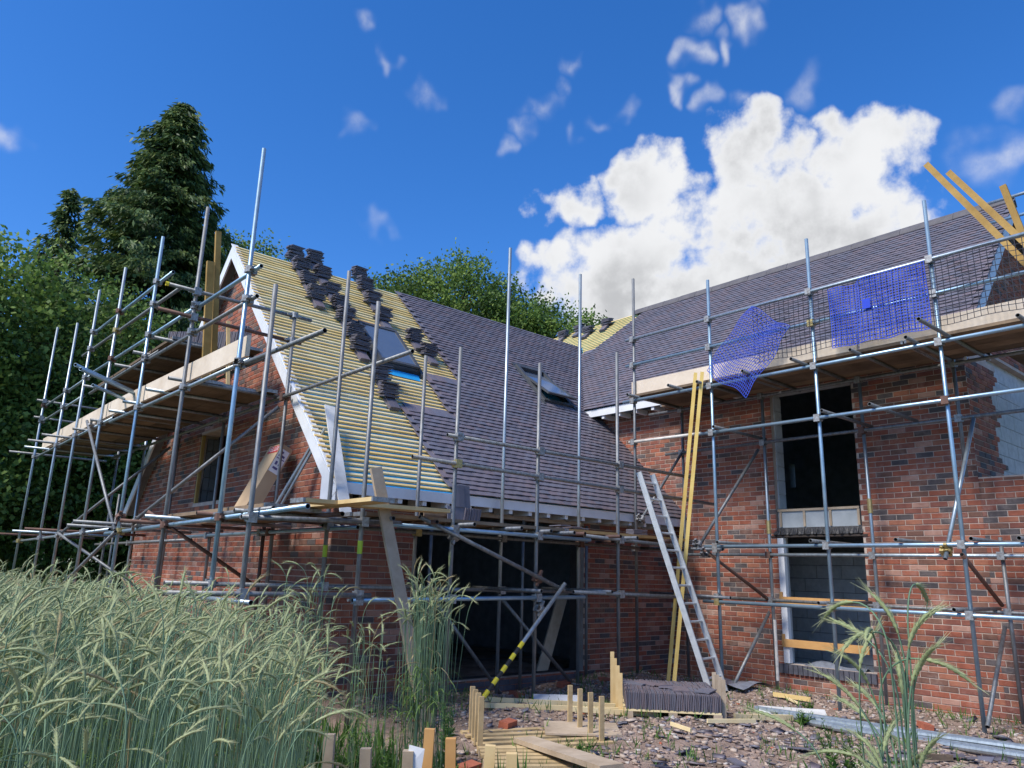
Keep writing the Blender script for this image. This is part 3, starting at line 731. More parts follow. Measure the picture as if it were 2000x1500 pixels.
def hor(sc, kd, p0, p1, mt='steel', clamp=True):
    """horizontal tube; clamps where it passes a standard of the same scaffold"""
    o = T(sc, kd, p0, p1, mt)
    if not clamp: return o
    a, b = Vector(p0), Vector(p1); d = b - a; L2 = d.xy.length_squared
    for k in STD:
        for (x, y, z0, z1, so) in STD[k]:
            if L2 < 1e-6: continue
            t_ = ((x - a.x) * d.x + (y - a.y) * d.y) / L2
            if -.01 < t_ < 1.01:
                q = a + d * t_; off = Vector((q.x - x, q.y - y, 0))
                if off.length < .09 and z0 < q.z < z1 + .05: coupler(so, (x, y, q.z), (0, 0, 1), off if off.length > .005 else Vector((-d.y, d.x, 0)))
    return o


# --- gable scaffold
gX, gI = 2.85, 4.15
for y, t_, m_ in ((19.25, 6.75, 'steel'), (17.0, 6.32, 'steel'), (15.4, 6.6, 'steel'), (13.6, 6.52, 'steel'), (11.52, 6.4, 'steelblue'), (9.55, 6.16, 'steel2'), (7.8, 6.25, 'steelblue')): standard('G', gX, y, t_, m_)
standard('G', 2.80, 6.9, 4.32, 'steel2')
for y, t_, m_ in ((9.45, 4.95, 'steel2'), (9.72, 2.15, 'rust'), (11.65, 4.6, 'steel2'), (13.75, 4.6, 'steel2'), (15.75, 4.6, 'steel'), (17.7, 4.2, 'steel2')): standard('G', gI, y, t_, m_)
for x, y, t_ in ((5.6, 17.6, 5.1), (7.2, 17.7, 4.4), (4.9, 20.2, 3.2)): standard('G', x, y, t_, 'steel2')
o_ = .05
hor('G', 'ledger', (gX + o_, 5.95, 2.10), (gX + o_, 12.4, 2.0), 'steelblue'); hor('G', 'ledger', (gX + o_, 12.2, 2.055), (gX + o_, 20.2, 1.97), 'steel')
hor('G', 'ledger', (gX + o_, 5.94, 3.645), (gX + o_, 8.05, 3.70), 'steel2'); hor('G', 'ledger', (gX + o_, 7.6, 3.705), (gX + o_, 13.2, 3.77)); hor('G', 'ledger', (gX + o_, 13.0, 3.81), (gX + o_, 19.6, 3.78), 'steel')
hor('G', 'guard_rail', (gX + o_, 7.62, 4.42), (gX + o_, 11.6, 4.47), 'steel2'); hor('G', 'guard_rail', (gX + o_, 7.6, 4.76), (gX + o_, 9.9, 4.79), 'steelblue'); hor('G', 'guard_rail', (gX + o_, 9.5, 4.80), (gX + o_, 15.3, 4.93), 'steelblue')
hor('G', 'guard_rail', (gX + o_, 15.2, 4.89), (gX + o_, 19.4, 4.93), 'steel'); hor('G', 'guard_rail', (gX + o_, 15.5, 4.56), (gX + o_, 19.4, 4.58), 'steel')
hor('G', 'guard_rail', (gX + o_, 10.45, 5.29), (gX + o_, 16.2, 5.47), 'steel2'); hor('G', 'guard_rail', (gX + o_, 10.9, 5.66), (gX + o_, 15.6, 5.78), 'steelblue')
hor('G', 'ledger', (gX + o_, 11.0, 4.50), (gX + o_, 15.0, 4.53), 'steel2')
hor('G', 'ledger', (gI - o_, 6.36, 3.80), (gI - o_, 10.4, 3.80), 'steel2'); hor('G', 'ledger', (gI - o_, 10.0, 3.78), (gI - o_, 18, 3.78), 'steel2')
hor('G', 'ledger', (gI - o_, 7.2, 2.03), (gI - o_, 12.6, 2.02), 'steelblue'); hor('G', 'ledger', (gI - o_, 12.3, 1.97), (gI - o_, 18.2, 1.95), 'steel2'); hor('G', 'ledger', (gI - o_, 10.2, 4.49), (gI - o_, 15.4, 4.52), 'steel2')
T('G', 'ledger', (gX - .07, 6.62, 1.29), (gX - .07, 8.3, 1.28), 'steel')
hor('G', 'guard_rail', (2.47, 9.50, 4.97), (4.42, 9.50, 4.96), 'steel2'); hor('G', 'guard_rail', (2.41, 9.50, 4.63), (4.3, 9.50, 4.60), 'rust')
mbc = MB().tube((2.462, 9.50, 4.97), (2.495, 9.50, 4.97), .0275, 12).build('end_cap', [M['yellow'], M['yellow']], scG)
hor('G', 'guard_rail', (2.7, 19.2, 4.64), (4.7, 19.2, 4.62), 'steel2'); hor('G', 'guard_rail', (2.7, 19.2, 5.02), (4.7, 19.2, 5.0), 'steel2')
for y in (9.72, 10.6, 11.7, 12.6, 13.7, 14.9, 16.1, 17.1, 18.2, 19.3): T('G', 'transom', ((2.74 if y < 16 else 2.45) + random.uniform(-.08, .05), y, 3.845), (4.3, y, 3.85), random.choice(('steel2', 'steel2', 'steel')))
for y, x in ((7.3, 2.8), (8.1, 2.72), (9.3, 2.55), (10.6, 2.62), (11.62, 2.3), (13.0, 2.5), (15.5, 2.35), (17.1, 2.4), (19.35, 2.0)): T('G', 'transom', (x, y, 2.115), (4.32, y, 2.10), random.choice(('steel2', 'steel2', 'steel', 'rust')))
for y in (10.6, 11.6, 12.6, 13.7, 14.6): T('G', 'transom', (2.7, y, 4.567), (4.28, y, 4.567), 'steel2')
T('G', 'brace', (gX - .05, 15.2, 2.0), (gI - .05, 14.0, 3.6), 'steel2'); T('G', 'brace', (gX - .05, 10.72, 2.1), (gI - .05, 9.55, 3.68), 'steel2')
T('G', 'brace', (gX - .05, 14.35, 3.92), (gX - .05, 11.5, 2.02), 'steel2'); T('G', 'brace', (gX - .055, 15.15, 2.06), (gI - .07, 13.5, 1.0), 'steel2')
T('G', 'brace', (gX - .055, 10.1, 2.22), (gI - .07, 9.75, 1.38), 'rust'); T('G', 'brace', (gX - .05, 11.45, 2.0), (gX - .05, 15.3, .9), 'steel2')
for y, z in ((10.72, 2.1), (11.5, 2.2), (14.2, 3.82), (15.2, 2.02)): coupler(scG, (gX - .02, y, z), (0, 1, .5), (1, 0, 0))
for (p0, p1) in (((1.92, 11.1, 4.115), (3.7, 13.0, 4.10)), ((1.98, 11.06, 4.063), (3.72, 12.93, 4.052)), ((2.33, 11.95, 4.055), (3.4, 13.1, 4.045))): T('G', 'spare_tube', p0, p1, 'steelblue')
# boards


def bboard(root, p0, p1, w=.225, t=.038, mt='board', name='scaffold_board', wdir=(1, 0, 0)):
    a, b = Vector(p0), Vector(p1); d = (b - a).normalized()
    mb = MB().plank(p0, p1, w, t, wdir); o = mb.build(name, M[mt], root)
    # steel end bands
    for q, sg in ((a, 1), (b, -1)):
        m2 = MB().plank(q - d * sg * .002, q + d * sg * .025, w + .004, t + .004, wdir); m2.build('end_band', M['coupler'], o)
    return o


for i in range(5):
    x = gX + .19 + i * .232
    bboard(scG, (x, 9.7 + random.uniform(-.12, .1), 3.888), (x, 13.2, 3.888 + random.uniform(0, .004)), mt=random.choice(('board', 'boardold')))
    bboard(scG, (x, 13.22, 3.888), (x, 16.6, 3.888), mt=random.choice(('board', 'boardold'))); bboard(scG, (x, 16.62, 3.888), (x, 18.9 + random.uniform(-.1, .1), 3.888), mt='boardold')
    bboard(scG, (x, (10.6 if i < 3 else 10.3) + random.uniform(-.1, .1), 4.61), (x, 14.9, 4.61), mt='boardold')
    if i < 5: bboard(scG, (x, 6.95 + random.uniform(-.15, .1) + .12 * i, 2.157), (x, 10.3 + random.uniform(-.3, .5), 2.157), mt='board')
mb = MB().plank((gX + .085, 7.78, 3.905), (gX + .085, 13.4, 4.02), .235, .035, (0, 0, 1)); mb.build('toe_board', M['toe'], scG)
mb = MB().plank((gX + .085, 13.42, 4.02), (gX + .085, 18.95, 4.035), .235, .035, (0, 0, 1)); mb.build('toe_board', M['toe'], scG)
bboard(scG, (3.6, 5.9, 2.21), (3.55, 8.6, 2.205), mt='timber'); bboard(scG, (3.1, 6.6, 2.20), (4.9, 6.75, 2.235), mt='timber', wdir=(0, 1, 0))

# --- wing eaves scaffold
aO, aI = 6.9, 7.85
for x, t_, m_ in ((3.97, 4.45, 'steel2'), (5.12, 4.18, 'steel2'), (6.4, 4.25, 'steel2'), (7.9, 4.72, 'steel2')): standard('A', x, aO, t_, m_)
for x, t_, m_ in ((4.08, 5.12, 'steel2'), (5.27, 4.3, 'steel2'), (6.64, 6.24, 'steel'), (8.12, 6.26, 'steel')): standard('A', x, aI, t_, m_)
for x in (5.75, 7.35, 8.66): standard('A', x, 8.2, 2.35, 'steel2')
hor('A', 'ledger', (4.3, aO - o_, 2.06), (7.3, aO - o_, 2.05), 'steelblue'); hor('A', 'ledger', (7.2, aO - o_, 2.1), (9.9, aO - o_, 2.03), 'steel2'); hor('A', 'ledger', (2.7, aO - o_, 2.03), (4.4, aO - o_, 2.08), 'steel2')
hor('A', 'ledger', (4.0, aI - o_, 2.06), (10.2, aI - o_, 2.04), 'steel2')
hor('A', 'guard_rail', (4.95, aO - o_, 3.10), (9.62, aO - o_, 3.09), 'steel2'); hor('A', 'guard_rail', (4.5, aO - o_, 2.80), (10.1, aO - o_, 2.73), 'steel2')
hor('A', 'ledger', (2.1, aO - o_, 1.36), (4.1, aO - o_, 1.35), 'steel2'); hor('A', 'ledger', (3.9, aO - o_, 1.30), (7.2, aO - o_, 1.34), 'steelblue'); hor('A', 'ledger', (7.0, aO - o_, 1.40), (9.9, aO - o_, 1.33), 'steel2'); hor('A', 'ledger', (2.4, aI - o_, 1.42), (9.6, aI - o_, 1.36), 'steel2')
for x in (2.9, 3.6, 4.2, 4.75, 5.2, 5.9, 6.45, 6.8, 7.0, 7.65, 8.0, 8.8): T('A', 'transom', (x, aO - .2 - random.uniform(0, .1), 2.112), (x, aI + .28, 2.112), random.choice(('steel2', 'steel2', 'rust')))
for x in (5.16, 6.35, 7.6): T('A', 'transom', (x, aO - .16, 1.41), (x, aI + .2, 1.41), 'steel2')
T('A', 'brace', (4.6, aO - .11, 2.16), (6.78, aO - .11, 1.42), 'steel2')
ob = T('A', 'brace', (6.75, aO - .15, 1.5), (5.28, aO - .22, .12), 'steel')
a_, b_ = Vector((6.05, aO - .183, .843)), Vector((5.29, aO - .2195, .13)); n_ = 12; d_ = (b_ - a_) / n_
for i in range(n_): MB().tube(a_ + d_ * i, a_ + d_ * (i + .97), .0262, 10).build('hazard_tape', [M['yellow'] if i % 2 == 0 else M['black']] * 2, ob)
T('A', 'brace', (5.68, aI + .05, 1.22), (6.75, aI + .05, .1), 'steel2'); T('A', 'brace', (6.72, aI + .05, 1.28), (8.1, aI + .05, .1), 'steel2')
for (x, z, yy) in ((5.12, 1.98, aO - .06), (6.4, 1.55, aO - .06), (6.42, 1.2, aO - .08)): coupler(scA, (x, yy, z), (1, 0, -.4), (0, 1, 0))
for (x, y_, z) in ((4.08, aI, 1.72), (3.97, aO, 1.75)): MB().tube((x, y_, z), (x, y_, z + .13), .0258, 12).build('lime_band', [M['limegreen']] * 2, scA)
for i in range(4):
    y_ = aO + .1 + i * .232
    bboard(scA, (4.15 + random.uniform(-.3, .2), y_, 2.155), (6.9, y_, 2.155), mt=random.choice(('board', 'boardold')), wdir=(0, 1, 0)); bboard(scA, (6.92, y_, 2.155), (9.3 + random.uniform(-.1, .3), y_, 2.155), mt=('timberorange' if i == 0 else 'board'), wdir=(0, 1, 0))

# --- main wall scaffold
bO, bI = 9.5, 10.65
for y, t_, m_ in ((3.2, 6.3, 'steelblue'), (4.77, 6.3, 'steelblue'), (6.42, 6.15, 'steelblue'), (7.92, 6.6, 'steel2'), (1.5, 6.3, 'steel')): standard('B', bO, y, t_, m_)
for y, t_, m_, z0 in ((6.27, 4.5, 'steel', None), (4.71, 4.46, 'steel', None), (3.46, 4.45, 'steel2', 2.96), (7.82, 4.5, 'steel2', None), (3.17, 2.2, 'steel2', None), (1.6, 4.5, 'steel2', None)): standard('B', bI, y, t_, m_, z0)
MB().tube((bI, 6.255, .2), (bI, 6.255, 1.05), .0255, 10).build('white_sleeve', [M['whitetube']] * 2, scB)
for z, ya, yb, m_ in ((4.43, .9, 8.12, 'steelblue'), (5.04, .9, 8.05, 'steelblue'), (5.49, .9, 8.05, 'steel'), (3.715, .9, 6.7, 'steelblue'), (2.06, .9, 6.6, 'steelblue'), (1.30, .9, 6.65, 'steelblue')): hor('B', 'guard_rail' if z > 5 else 'ledger', (bO - o_, ya, z), (bO - o_, yb, z), m_)
hor('B', 'ledger', (bO - o_, 6.6, 3.725), (bO - o_, 8.0, 3.74), 'whitetube'); hor('B', 'ledger', (bO - o_, 6.3, 2.02), (bO - o_, 8.2, 2.05), 'steel2'); hor('B', 'ledger', (bO - .06, 6.2, 1.36), (bO - .06, 7.6, 1.38), 'steel2')
hor('B', 'ledger', (bI - o_, .9, 3.72), (bI - o_, 8.15, 3.695), 'steel2'); hor('B', 'ledger', (bI - o_, .9, 1.97), (bI - o_, 7.9, 1.99), 'steel'); hor('B', 'ledger', (bI - o_, .9, 1.31), (bI - o_, 7.4, 1.33), 'steel2'); hor('B', 'ledger', (bI - o_, .9, 4.44), (bI - o_, 8.5, 4.45), 'steel2')
for x, y, zz in ((8.6, 3.09, 4.482), (9.17, 3.46, 4.482), (9.22, 4.16, 4.482), (9.1, 4.9, 4.482), (9.2, 5.7, 4.482), (9.27, 6.52, 4.482), (9.16, 6.97, 4.482), (9.21, 7.83, 4.482), (9.2, 2.3, 4.482)): T('B', 'transom', (x, y, zz), (10.8, y, zz), 'steel2')
for x, y, zz in ((9.3, 4.63, 3.77), (9.32, 4.02, 3.77), (9.33, 6.3, 3.775), (9.3, 4.9, 2.115), (9.3, 3.85, 2.115), (9.3, 3.05, 2.115), (9.32, 6.3, 2.115), (9.3, 4.85, 1.355), (9.3, 3.3, 1.355), (9.32, 2.6, 2.115)): T('B', 'transom', (x, y, zz), (10.75, y, zz), 'steel2')
for p0, p1, m_ in (((10.6, 7.8, 3.7), (9.44, 7.79, 2.45), 'steel2'), ((10.6, 6.35, 3.6), (9.44, 6.73, 2.02), 'steel2'), ((9.42, 6.6, 2.02), (10.62, 6.3, 1.32), 'rust'), ((10.62, 6.32, 1.15), (9.44, 6.23, .18), 'steel2'),
                   ((10.6, 3.28, 3.7), (9.43, 3.38, 1.9), 'steel'), ((9.42, 3.2, 1.95), (10.62, 3.23, 1.4), 'rust'), ((10.62, 3.23, 1.15), (9.44, 3.15, .18), 'steel2')): T('B', 'brace', p0, p1, m_)
for y, z in ((6.73, 2.1), (7.79, 2.5), (3.36, 2.0), (6.6, 1.98)): coupler(scB, (bO - .01, y, z), (.5, 0, .6), (0, 1, 0))
for y, z in ((6.27, 2.3), (4.71, 2.55)): MB().tube((bI, y, z), (bI, y, z + .2), .034, 8).build('sleeve_coupler', [M['couplergold']] * 2, scB)
for i in range(5):
    x = bO + .1 + i * .226
    for (a, b) in ((.9, 3.6), (3.62, 5.9), (5.92, 8.0 + random.uniform(-.1, .12))): bboard(scB, (x, a, 4.525), (x, b, 4.525), mt=random.choice(('boardold', 'board', 'boardold')))
for (a, b, dz) in ((.9, 4.17, .0), (4.2, 8.0, .006)): MB().plank((bO + .045, a, 4.655 + dz), (bO + .045, b, 4.655 + dz), .225, .036, (0, 0, 1)).build('toe_board', M['toe'], scB)
# ridge height rails on the end gable
T('B', 'guard_rail', (12.5, 2.0, 7.39), (12.5, 3.42, 7.39), 'steel'); T('B', 'guard_rail', (12.5, 2.0, 7.06), (12.5, 3.32, 7.06), 'steelblue'); T('B', 'standard', (12.5, 2.74, 4.5), (12.5, 2.74, 7.9), 'steelblue')
for i in range(4): bboard(scB, (10.9 + 0, 2.1 + i * .23, 4.53), (13.9, 2.1 + i * .23, 4.53), mt='boardold', wdir=(0, 1, 0))

# --- netting on the guard rails


def net(name, pts, nu, nv, mt, thick, label, parent=None):
    """pts: function (u, v) in 0..1 -> world"""
    vs = [pts(i / nu, j / nv) for j in range(nv + 1) for i in range(nu + 1)]
    mb = MB(); w = thick
    P = lambda i, j: Vector(vs[j * (nu + 1) + i])
    for j in range(nv + 1):
        for i in range(nu): a, b = P(i, j), P(i + 1, j); mb.plank(a, b, w, w * .6, (0, 0, 1))
    for i in range(nu + 1):
        for j in range(nv): a, b = P(i, j), P(i, j + 1); mb.plank(a, b, w, w * .6, (0, 1, 0))
    o = recentre(mb.build(name, M[mt])); tag(o, label, 'netting'); return o


net('debris_netting', lambda u, v: (9.415 + .012 * math.sin(u * 21 + v * 3), 5.62 - u * 4.4, 4.62 + v * .84 + .015 * math.sin(u * 30)), 62, 12, 'netblack', .007, 'black open mesh netting tied behind the top guard rails beside the blue piece')
net('debris_netting', lambda u, v: (9.39 + .018 * math.sin(u * 13 + v * 4), 4.46 - u * 1.22, 4.60 + v * (.86 - .05 * (u < .3)) + .01 * math.sin(u * 19)), 34, 23, 'netblue', .0095, 'bright blue square piece of netting tied to the guard rail')
def drape(u, v):
    # a corner of netting fallen over the toe board
    a = Vector((9.40, 5.62, 5.48)); b = Vector((9.36, 5.02, 5.0)); c = Vector((9.36, 6.42, 4.62)); d = Vector((9.34, 5.74, 4.12))
    p = a * (1 - u) * (1 - v) + b * u * (1 - v) + c * (1 - u) * v + d * u * v
    return (p.x - .05 * math.sin(u * 9 + v * 5) * .6 - .03 * v, p.y + .03 * math.sin(v * 11), p.z + .03 * math.sin(u * 8 + v * 2))
net('debris_netting', drape, 24, 24, 'netblue', .0075, 'loose blue netting slumped over the toe board with one corner hanging down')
o = recentre(MB().box((9.372, 3.92, 5.03), (9.38, 4.02, 5.16)).build('plastic_tag', M['bluetag'])); tag(o, 'small solid blue tag hanging on the blue netting', 'tag')

# ------------------------------------------------------------------ roof tiles in stacks
def tile_template(mi):
    mb = MB(); w, L, t, c = .0825, .1325, .0065, .004
    vs = []
    for y in (-L, L):
        vs += [(-w, y, -t), (0, y, c - t), (w, y, -t), (-w, y, t), (0, y, c + t), (w, y, t)]
    mb.add(vs, [(3, 4, 10, 9), (4, 5, 11, 10), (0, 1, 4, 3), (1, 2, 5, 4), (0, 3, 9, 6), (2, 8, 11, 5), (0, 6, 7, 1), (1, 7, 8, 2), (6, 9, 10, 7), (7, 10, 11, 8)])
    me = bpy.data.meshes.new('roof_tile'); me.from_pydata(mb.v, [], mb.f); me.materials.append(TILE[mi]); return me


TT = [tile_template(i) for i in range(4)]


def kid(name, me, par, M4):
    o = bpy.data.objects.new(name, me); COL.objects.link(o); o.parent = par; o.matrix_local = M4; return o


def roof_stack(base, rotm, n, label, group='tile piles loaded on the roof'):
    """a few tiles hung on a batten carry a level pile laid across them"""
    e = empty('tile_stack', base); tag(e, label, 'tile stack', group); r4 = rotm.to_4x4(); up = (rotm @ Vector((0, 1, 0))); up.z = 0; up.normalize()
    for q in range(4):
        kid('roof_tile', random.choice(TT), e, r4 @ Matrix.Translation((random.uniform(-.01, .01), .13, .012 + q * .016)) @ Matrix.Rotation(random.uniform(-.05, .05), 4, 'Z'))
    az_ = math.atan2(up.y, up.x)
    for i in range(n):
        h = .232 + i * .0172; f = .16 + .012 * math.sin(i * .9) + random.uniform(-.012, .012); sd = random.uniform(-.035, .035)
        p = Matrix.Translation((up.x * f - up.y * sd, up.y * f + up.x * sd, h)) @ Matrix.Rotation(az_ + random.uniform(-.13, .13), 4, 'Z') @ Matrix.Rotation(R(-7) + random.uniform(-.05, .05), 4, 'Y') @ Matrix.Rotation(random.uniform(-.07, .07), 4, 'X')
        kid('roof_tile', random.choices(TT, (.12, .1, .0, .78))[0], e, p)
    return e


rotA = Matrix(((1, 0, 0), (0, Q, -Q), (0, Q, Q)))            # columns: t, s, n
rotB = Matrix(((0, Q, -Q), (-1, 0, 0), (0, Q, Q)))
SA = [(5.33, 12.22, 'front column, at the ridge'), (5.33, 11.92, 'front column, second below the ridge'), (5.33, 11.55, 'front column, third below the ridge'), (5.33, 11.17, 'front column, lowest of its four'),
      (5.74, 12.28, 'middle column, at the ridge'), (5.74, 11.88, 'middle column, second below the ridge'), (5.74, 11.46, 'middle column, third below the ridge'), (5.74, 11.06, 'middle column, fourth below the ridge'), (5.70, 10.77, 'middle column, just above the roof window'),
      (5.70, 10.42, 'middle column, against the upper corner of the roof window'), (5.66, 10.12, 'middle column, beside the roof window glass'), (5.73, 9.55, 'middle column, below the blue membrane'), (5.70, 9.22, 'lowest pile of the middle column on bare battens'),
      (6.66, 12.22, 'rear column, at the ridge'), (6.64, 11.88, 'rear column, second below the ridge'), (6.62, 11.52, 'rear column, third below the ridge'), (6.6, 11.08, 'rear column, just above the plywood strip'), (7.05, 10.72, 'pile between roof window and tiled edge, upper'), (7.18, 10.42, 'pile between roof window and tiled edge, lower')]
for x, y, lab in SA:
    s = (y - YE) / Q
    roof_stack(fA(x, s, -.03), rotA, random.randint(12, 15), 'dark tile pile on the battens, ' + lab)
for x, y, lab in ((13.35, 12.15, 'nearest the bare battens'), (13.25, 12.7, 'beside the valley'), (13.45, 13.2, 'highest by the far ridge'), (13.4, 13.75, 'farthest along the ridge')):
    s = (x - XE) / Q
    roof_stack(fB(y, s, -.03), rotB, 10, 'dark tile pile behind the wing ridge, ' + lab)


def edge_stack(name, base, rz, nx, ny, label, layers=1, tilt=.0, group=None, dx=.0152, tall=False):
    """tiles standing on edge in rows: nx along local x, ny rows deep along y"""
    e = empty(name, base); e.rotation_euler = (0, 0, rz); tag(e, label, 'tile stack', group)
    for l in range(layers):
        for j in range(ny):
            for i in range(nx):
                if l and random.random() < .12: continue
                p = Matrix.Translation(((i - nx / 2) * dx, j * .27 + random.uniform(-.006, .006), (.1335 if tall else .084) + l * .168)) @ (Matrix.Rotation(tilt + random.uniform(-.05, .05), 4, 'Y') @ Matrix(((0, 0, 1), (1, 0, 0), (0, 1, 0))).to_4x4() if tall else Matrix.Rotation(math.pi / 2 + tilt + random.uniform(-.04, .04), 4, 'Y'))
                kid('roof_tile', random.choices(TT, (.4, .3, .1, .2))[0], e, p)
    return e


edge_stack('tile_stack', (3.50, 10.98, 4.631), R(-46), 62, 1, 'row of upright tiles on the upper gable deck behind the timber posts', tilt=.10, tall=True, dx=.0172)
edge_stack('tile_stack', (3.80, 10.28, 4.631), R(-45), 7, 1, 'short row of upright tiles at the deck end beside the brick gable', tilt=.1, tall=True, dx=.019)
edge_stack('tile_stack', (5.62, 7.32, 2.176), R(4), 17, 1, 'leaning row of tiles on the eaves deck beside two flat faced tiles', tilt=.2)
e = empty('tile_stack', (5.42, 7.2, 2.176)); tag(e, 'two slate grey tile slabs upright under the white fascia', 'tile stack')
for i, (dx, dz, m_) in enumerate(((-.03, .09, 1), (.0, .30, 1), (.1, .30, 1), (.12, .09, 3))):
    kid('roof_tile', TT[m_], e, Matrix.Translation((dx, i * .018, dz)) @ Matrix.Rotation(R(82), 4, 'X') @ Matrix.Rotation(math.pi / 2 if dz < .2 else 0, 4, 'Z'))
e = empty('tile_stack', (8.72, 7.25, 2.176)); tag(e, 'small pile of two grey tiles on the eaves deck near the ladder', 'tile stack')
for i in range(5): kid('roof_tile', TT[1], e, Matrix.Translation((random.uniform(-.01, .01), 0, .01 + i * .02)) @ Matrix.Rotation(R(80) + random.uniform(-.1, .1), 4, 'Z'))
e = empty('tile_stack', (7.42, 7.4, 2.176)); tag(e, 'loose flat tiles scattered on the eaves deck below the open roof window', 'tile stack')
for i in range(6): kid('roof_tile', random.choice(TT), e, Matrix.Translation((random.uniform(-.2, .2), random.uniform(-.05, .05), .012 + i * .012)) @ Matrix.Rotation(random.uniform(0, 3), 4, 'Z'))


# ------------------------------------------------------------------ loose boards, posts and other site gear
def one(name, mb, mt, label, cat, group=None):
    o = recentre(mb.build(name, mt)); tag(o, label, cat, group); return o


one('timber_post', MB().plank((3.32, 10.2, 3.907), (3.2, 10.28, 5.72), .10, .05, (1, 0, 0)), M['timberbrown'], 'wide brown timber post standing on the gable deck, shorter of two', 'timber')
one('timber_post', MB().plank((3.44, 10.24, 3.907), (3.27, 10.34, 6.22), .075, .05, (1, 0, 0)), M['timberbrown'], 'tall brown timber post standing on the gable deck in front of the tree', 'timber')
one('timber_offcut', MB().plank((3.5, 9.85, 3.907), (3.52, 10.2, 4.9), .045, .03, (1, 0, 0)), M['timber'], 'thin yellow offcut leaning beside the brown posts on the gable deck', 'timber')
# cardboard carton leaning on the gable
cb = empty('cardboard_box', (3.95, 9.5, 2.18)); tag(cb, 'long brown cardboard carton with red and white labels leaning on the deck', 'box')
ldv = Vector((.42, 0, .9)).normalized(); av = Vector((0, -1, 0)); tv = Vector((ldv.z, 0, -ldv.x)); A_ = Vector((4.16, 9.84, 3.18)); L_, w_, t_ = 1.10, .40, .17
bo = MB().obox(A_ - ldv * L_ / 2 + av * w_ / 2 + tv * t_ / 2, ldv * L_ / 2, av * w_ / 2, tv * t_ / 2).build('carton', M['card'], cb)
fr = lambda d, a, h=.002: A_ - ldv * d + av * a - tv * h            # on the front face: d below the top, a across
sf = lambda d, t, h=.002: A_ - ldv * d + av * (w_ + h) + tv * t      # on the side face
MB().add([fr(.02, .06), fr(.13, .06), fr(.13, .38), fr(.02, .38)], [(0, 1, 2, 3)]).build('red_label', M['redlabel'], bo)
MB().add([sf(.06, .01), sf(.06, .15), sf(.40, .15), sf(.40, .01)], [(0, 1, 2, 3)]).build('white_label', M['whitelabel'], bo)
lb = MB()
for (d, t, dd_, tt) in ((.09, .03, .03, .05), (.14, .03, .03, .09), (.19, .02, .012, .12), (.24, .04, .05, .03), (.24, .09, .05, .03), (.32, .04, .03, .07)): lb.add([sf(d, t, .004), sf(d, t + tt, .004), sf(d + dd_, t + tt, .004), sf(d + dd_, t, .004)], [(0, 1, 2, 3)])
lb.build('label_print', M['inkblue'], bo)
MB().add([fr(.0, .19), fr(L_, .19), fr(L_, .215), fr(.0, .215)], [(0, 1, 2, 3)]).build('packing_tape', M['timbergrey'], bo) if False else None


def words(txt, size, o3, xdir, ydir, mt, parent, name='lettering'):
    """flat lettering as a mesh, from a font curve; no ray tricks, lies on its surface"""
    cu_ = bpy.data.curves.new(name, 'FONT'); cu_.body = txt; cu_.size = size; cu_.align_x = 'CENTER'; cu_.align_y = 'CENTER'
    to = bpy.data.objects.new(name, cu_); COL.objects.link(to); bpy.context.view_layer.update()
    me = bpy.data.meshes.new_from_object(to.evaluated_get(bpy.context.evaluated_depsgraph_get())); bpy.data.objects.remove(to)
    x, y = Vector(xdir).normalized(), Vector(ydir).normalized(); z = x.cross(y)
    me.transform(Matrix.Translation(o3) @ Matrix((x, y, z)).transposed().to_4x4()); me.materials.clear(); me.materials.append(mt)
    return link(name, me, parent)


words('VELUX', .105, fr(.075, .22, .004), av, ldv, M['whitelabel'], bo)
# steel flashing bars beside the carton
for i, dx in enumerate((0, .05)):
    one('metal_bar', MB().plank((4.0 + dx, 9.3 - dx, 2.18), (4.33, 8.72 - dx * 2, 3.3), .05, .02, (0, 1, 0)), M['steel'], ('bright folded metal bar leaning on the gable behind the carton', 'second folded metal bar against the gable brickwork, next to the carton bar')[i], 'metal bar')
one('pvc_board', MB().plank((4.18, 7.62, 2.175), (4.42, 8.72, 3.62), .14, .02, (1, 0, 0)), M['dirtywhite'], 'white plastic board propped from the deck onto the bare battens', 'board')
one('timber_plank', MB().plank((4.62, 6.5, .12), (4.02, 6.79, 2.62), .13, .035, (1, 0, 0)), M['timbergrey'], 'pale weathered plank leaning on the low deck above the rye', 'plank')
one('doorway_board', MB().plank((8.1, 8.62, .07), (8.75, 8.75, 1.42), .20, .03, (1, 0, 0)), M['timbergrey'], 'grey board leaning inside the wide dark opening', 'board')
# lead roll on the deck
mb = MB().tube((5.0, 7.35, 2.235), (5.32, 7.35, 2.235), .058, 14, wall=.02)
one('felt_roll', mb, [M['boardold'], M['bore']], 'short grey felt roll lying on the eaves deck', 'roll')
# battens leaning on the top deck
for i, (a, b, m_) in enumerate((((9.02, 6.99, .1), (9.39, 6.62, 4.66), 'batten_lean'), ((8.90, 6.80, .1), (9.39, 6.50, 4.65), 'batten_lean'))):
    one('roof_batten', MB().plank(a, b, .05, .026, (1, -1, 0)), M[m_], ('long yellow batten leaning on the top deck, thinner looking one behind', 'long pale yellow batten leaning on the top deck in front of its twin')[i], 'batten')
for i, (a, b, lab) in enumerate((((9.62, 1.9, 4.56), (9.95, 3.27, 7.02), 'brown timber leaning out past the ridge from the netted deck, longest'), ((9.66, 1.72, 4.56), (9.95, 3.02, 6.8), 'brown timber leaning beside the longest one on the netted deck'), ((10.2, 2.15, 4.56), (10.15, 2.5, 6.48), 'brown timber standing by the white verge at the house end'))):
    one('roof_timber', MB().plank(a, b, .05, .075, (1, 0, 0)), M['timberbrown'], lab, 'timber')
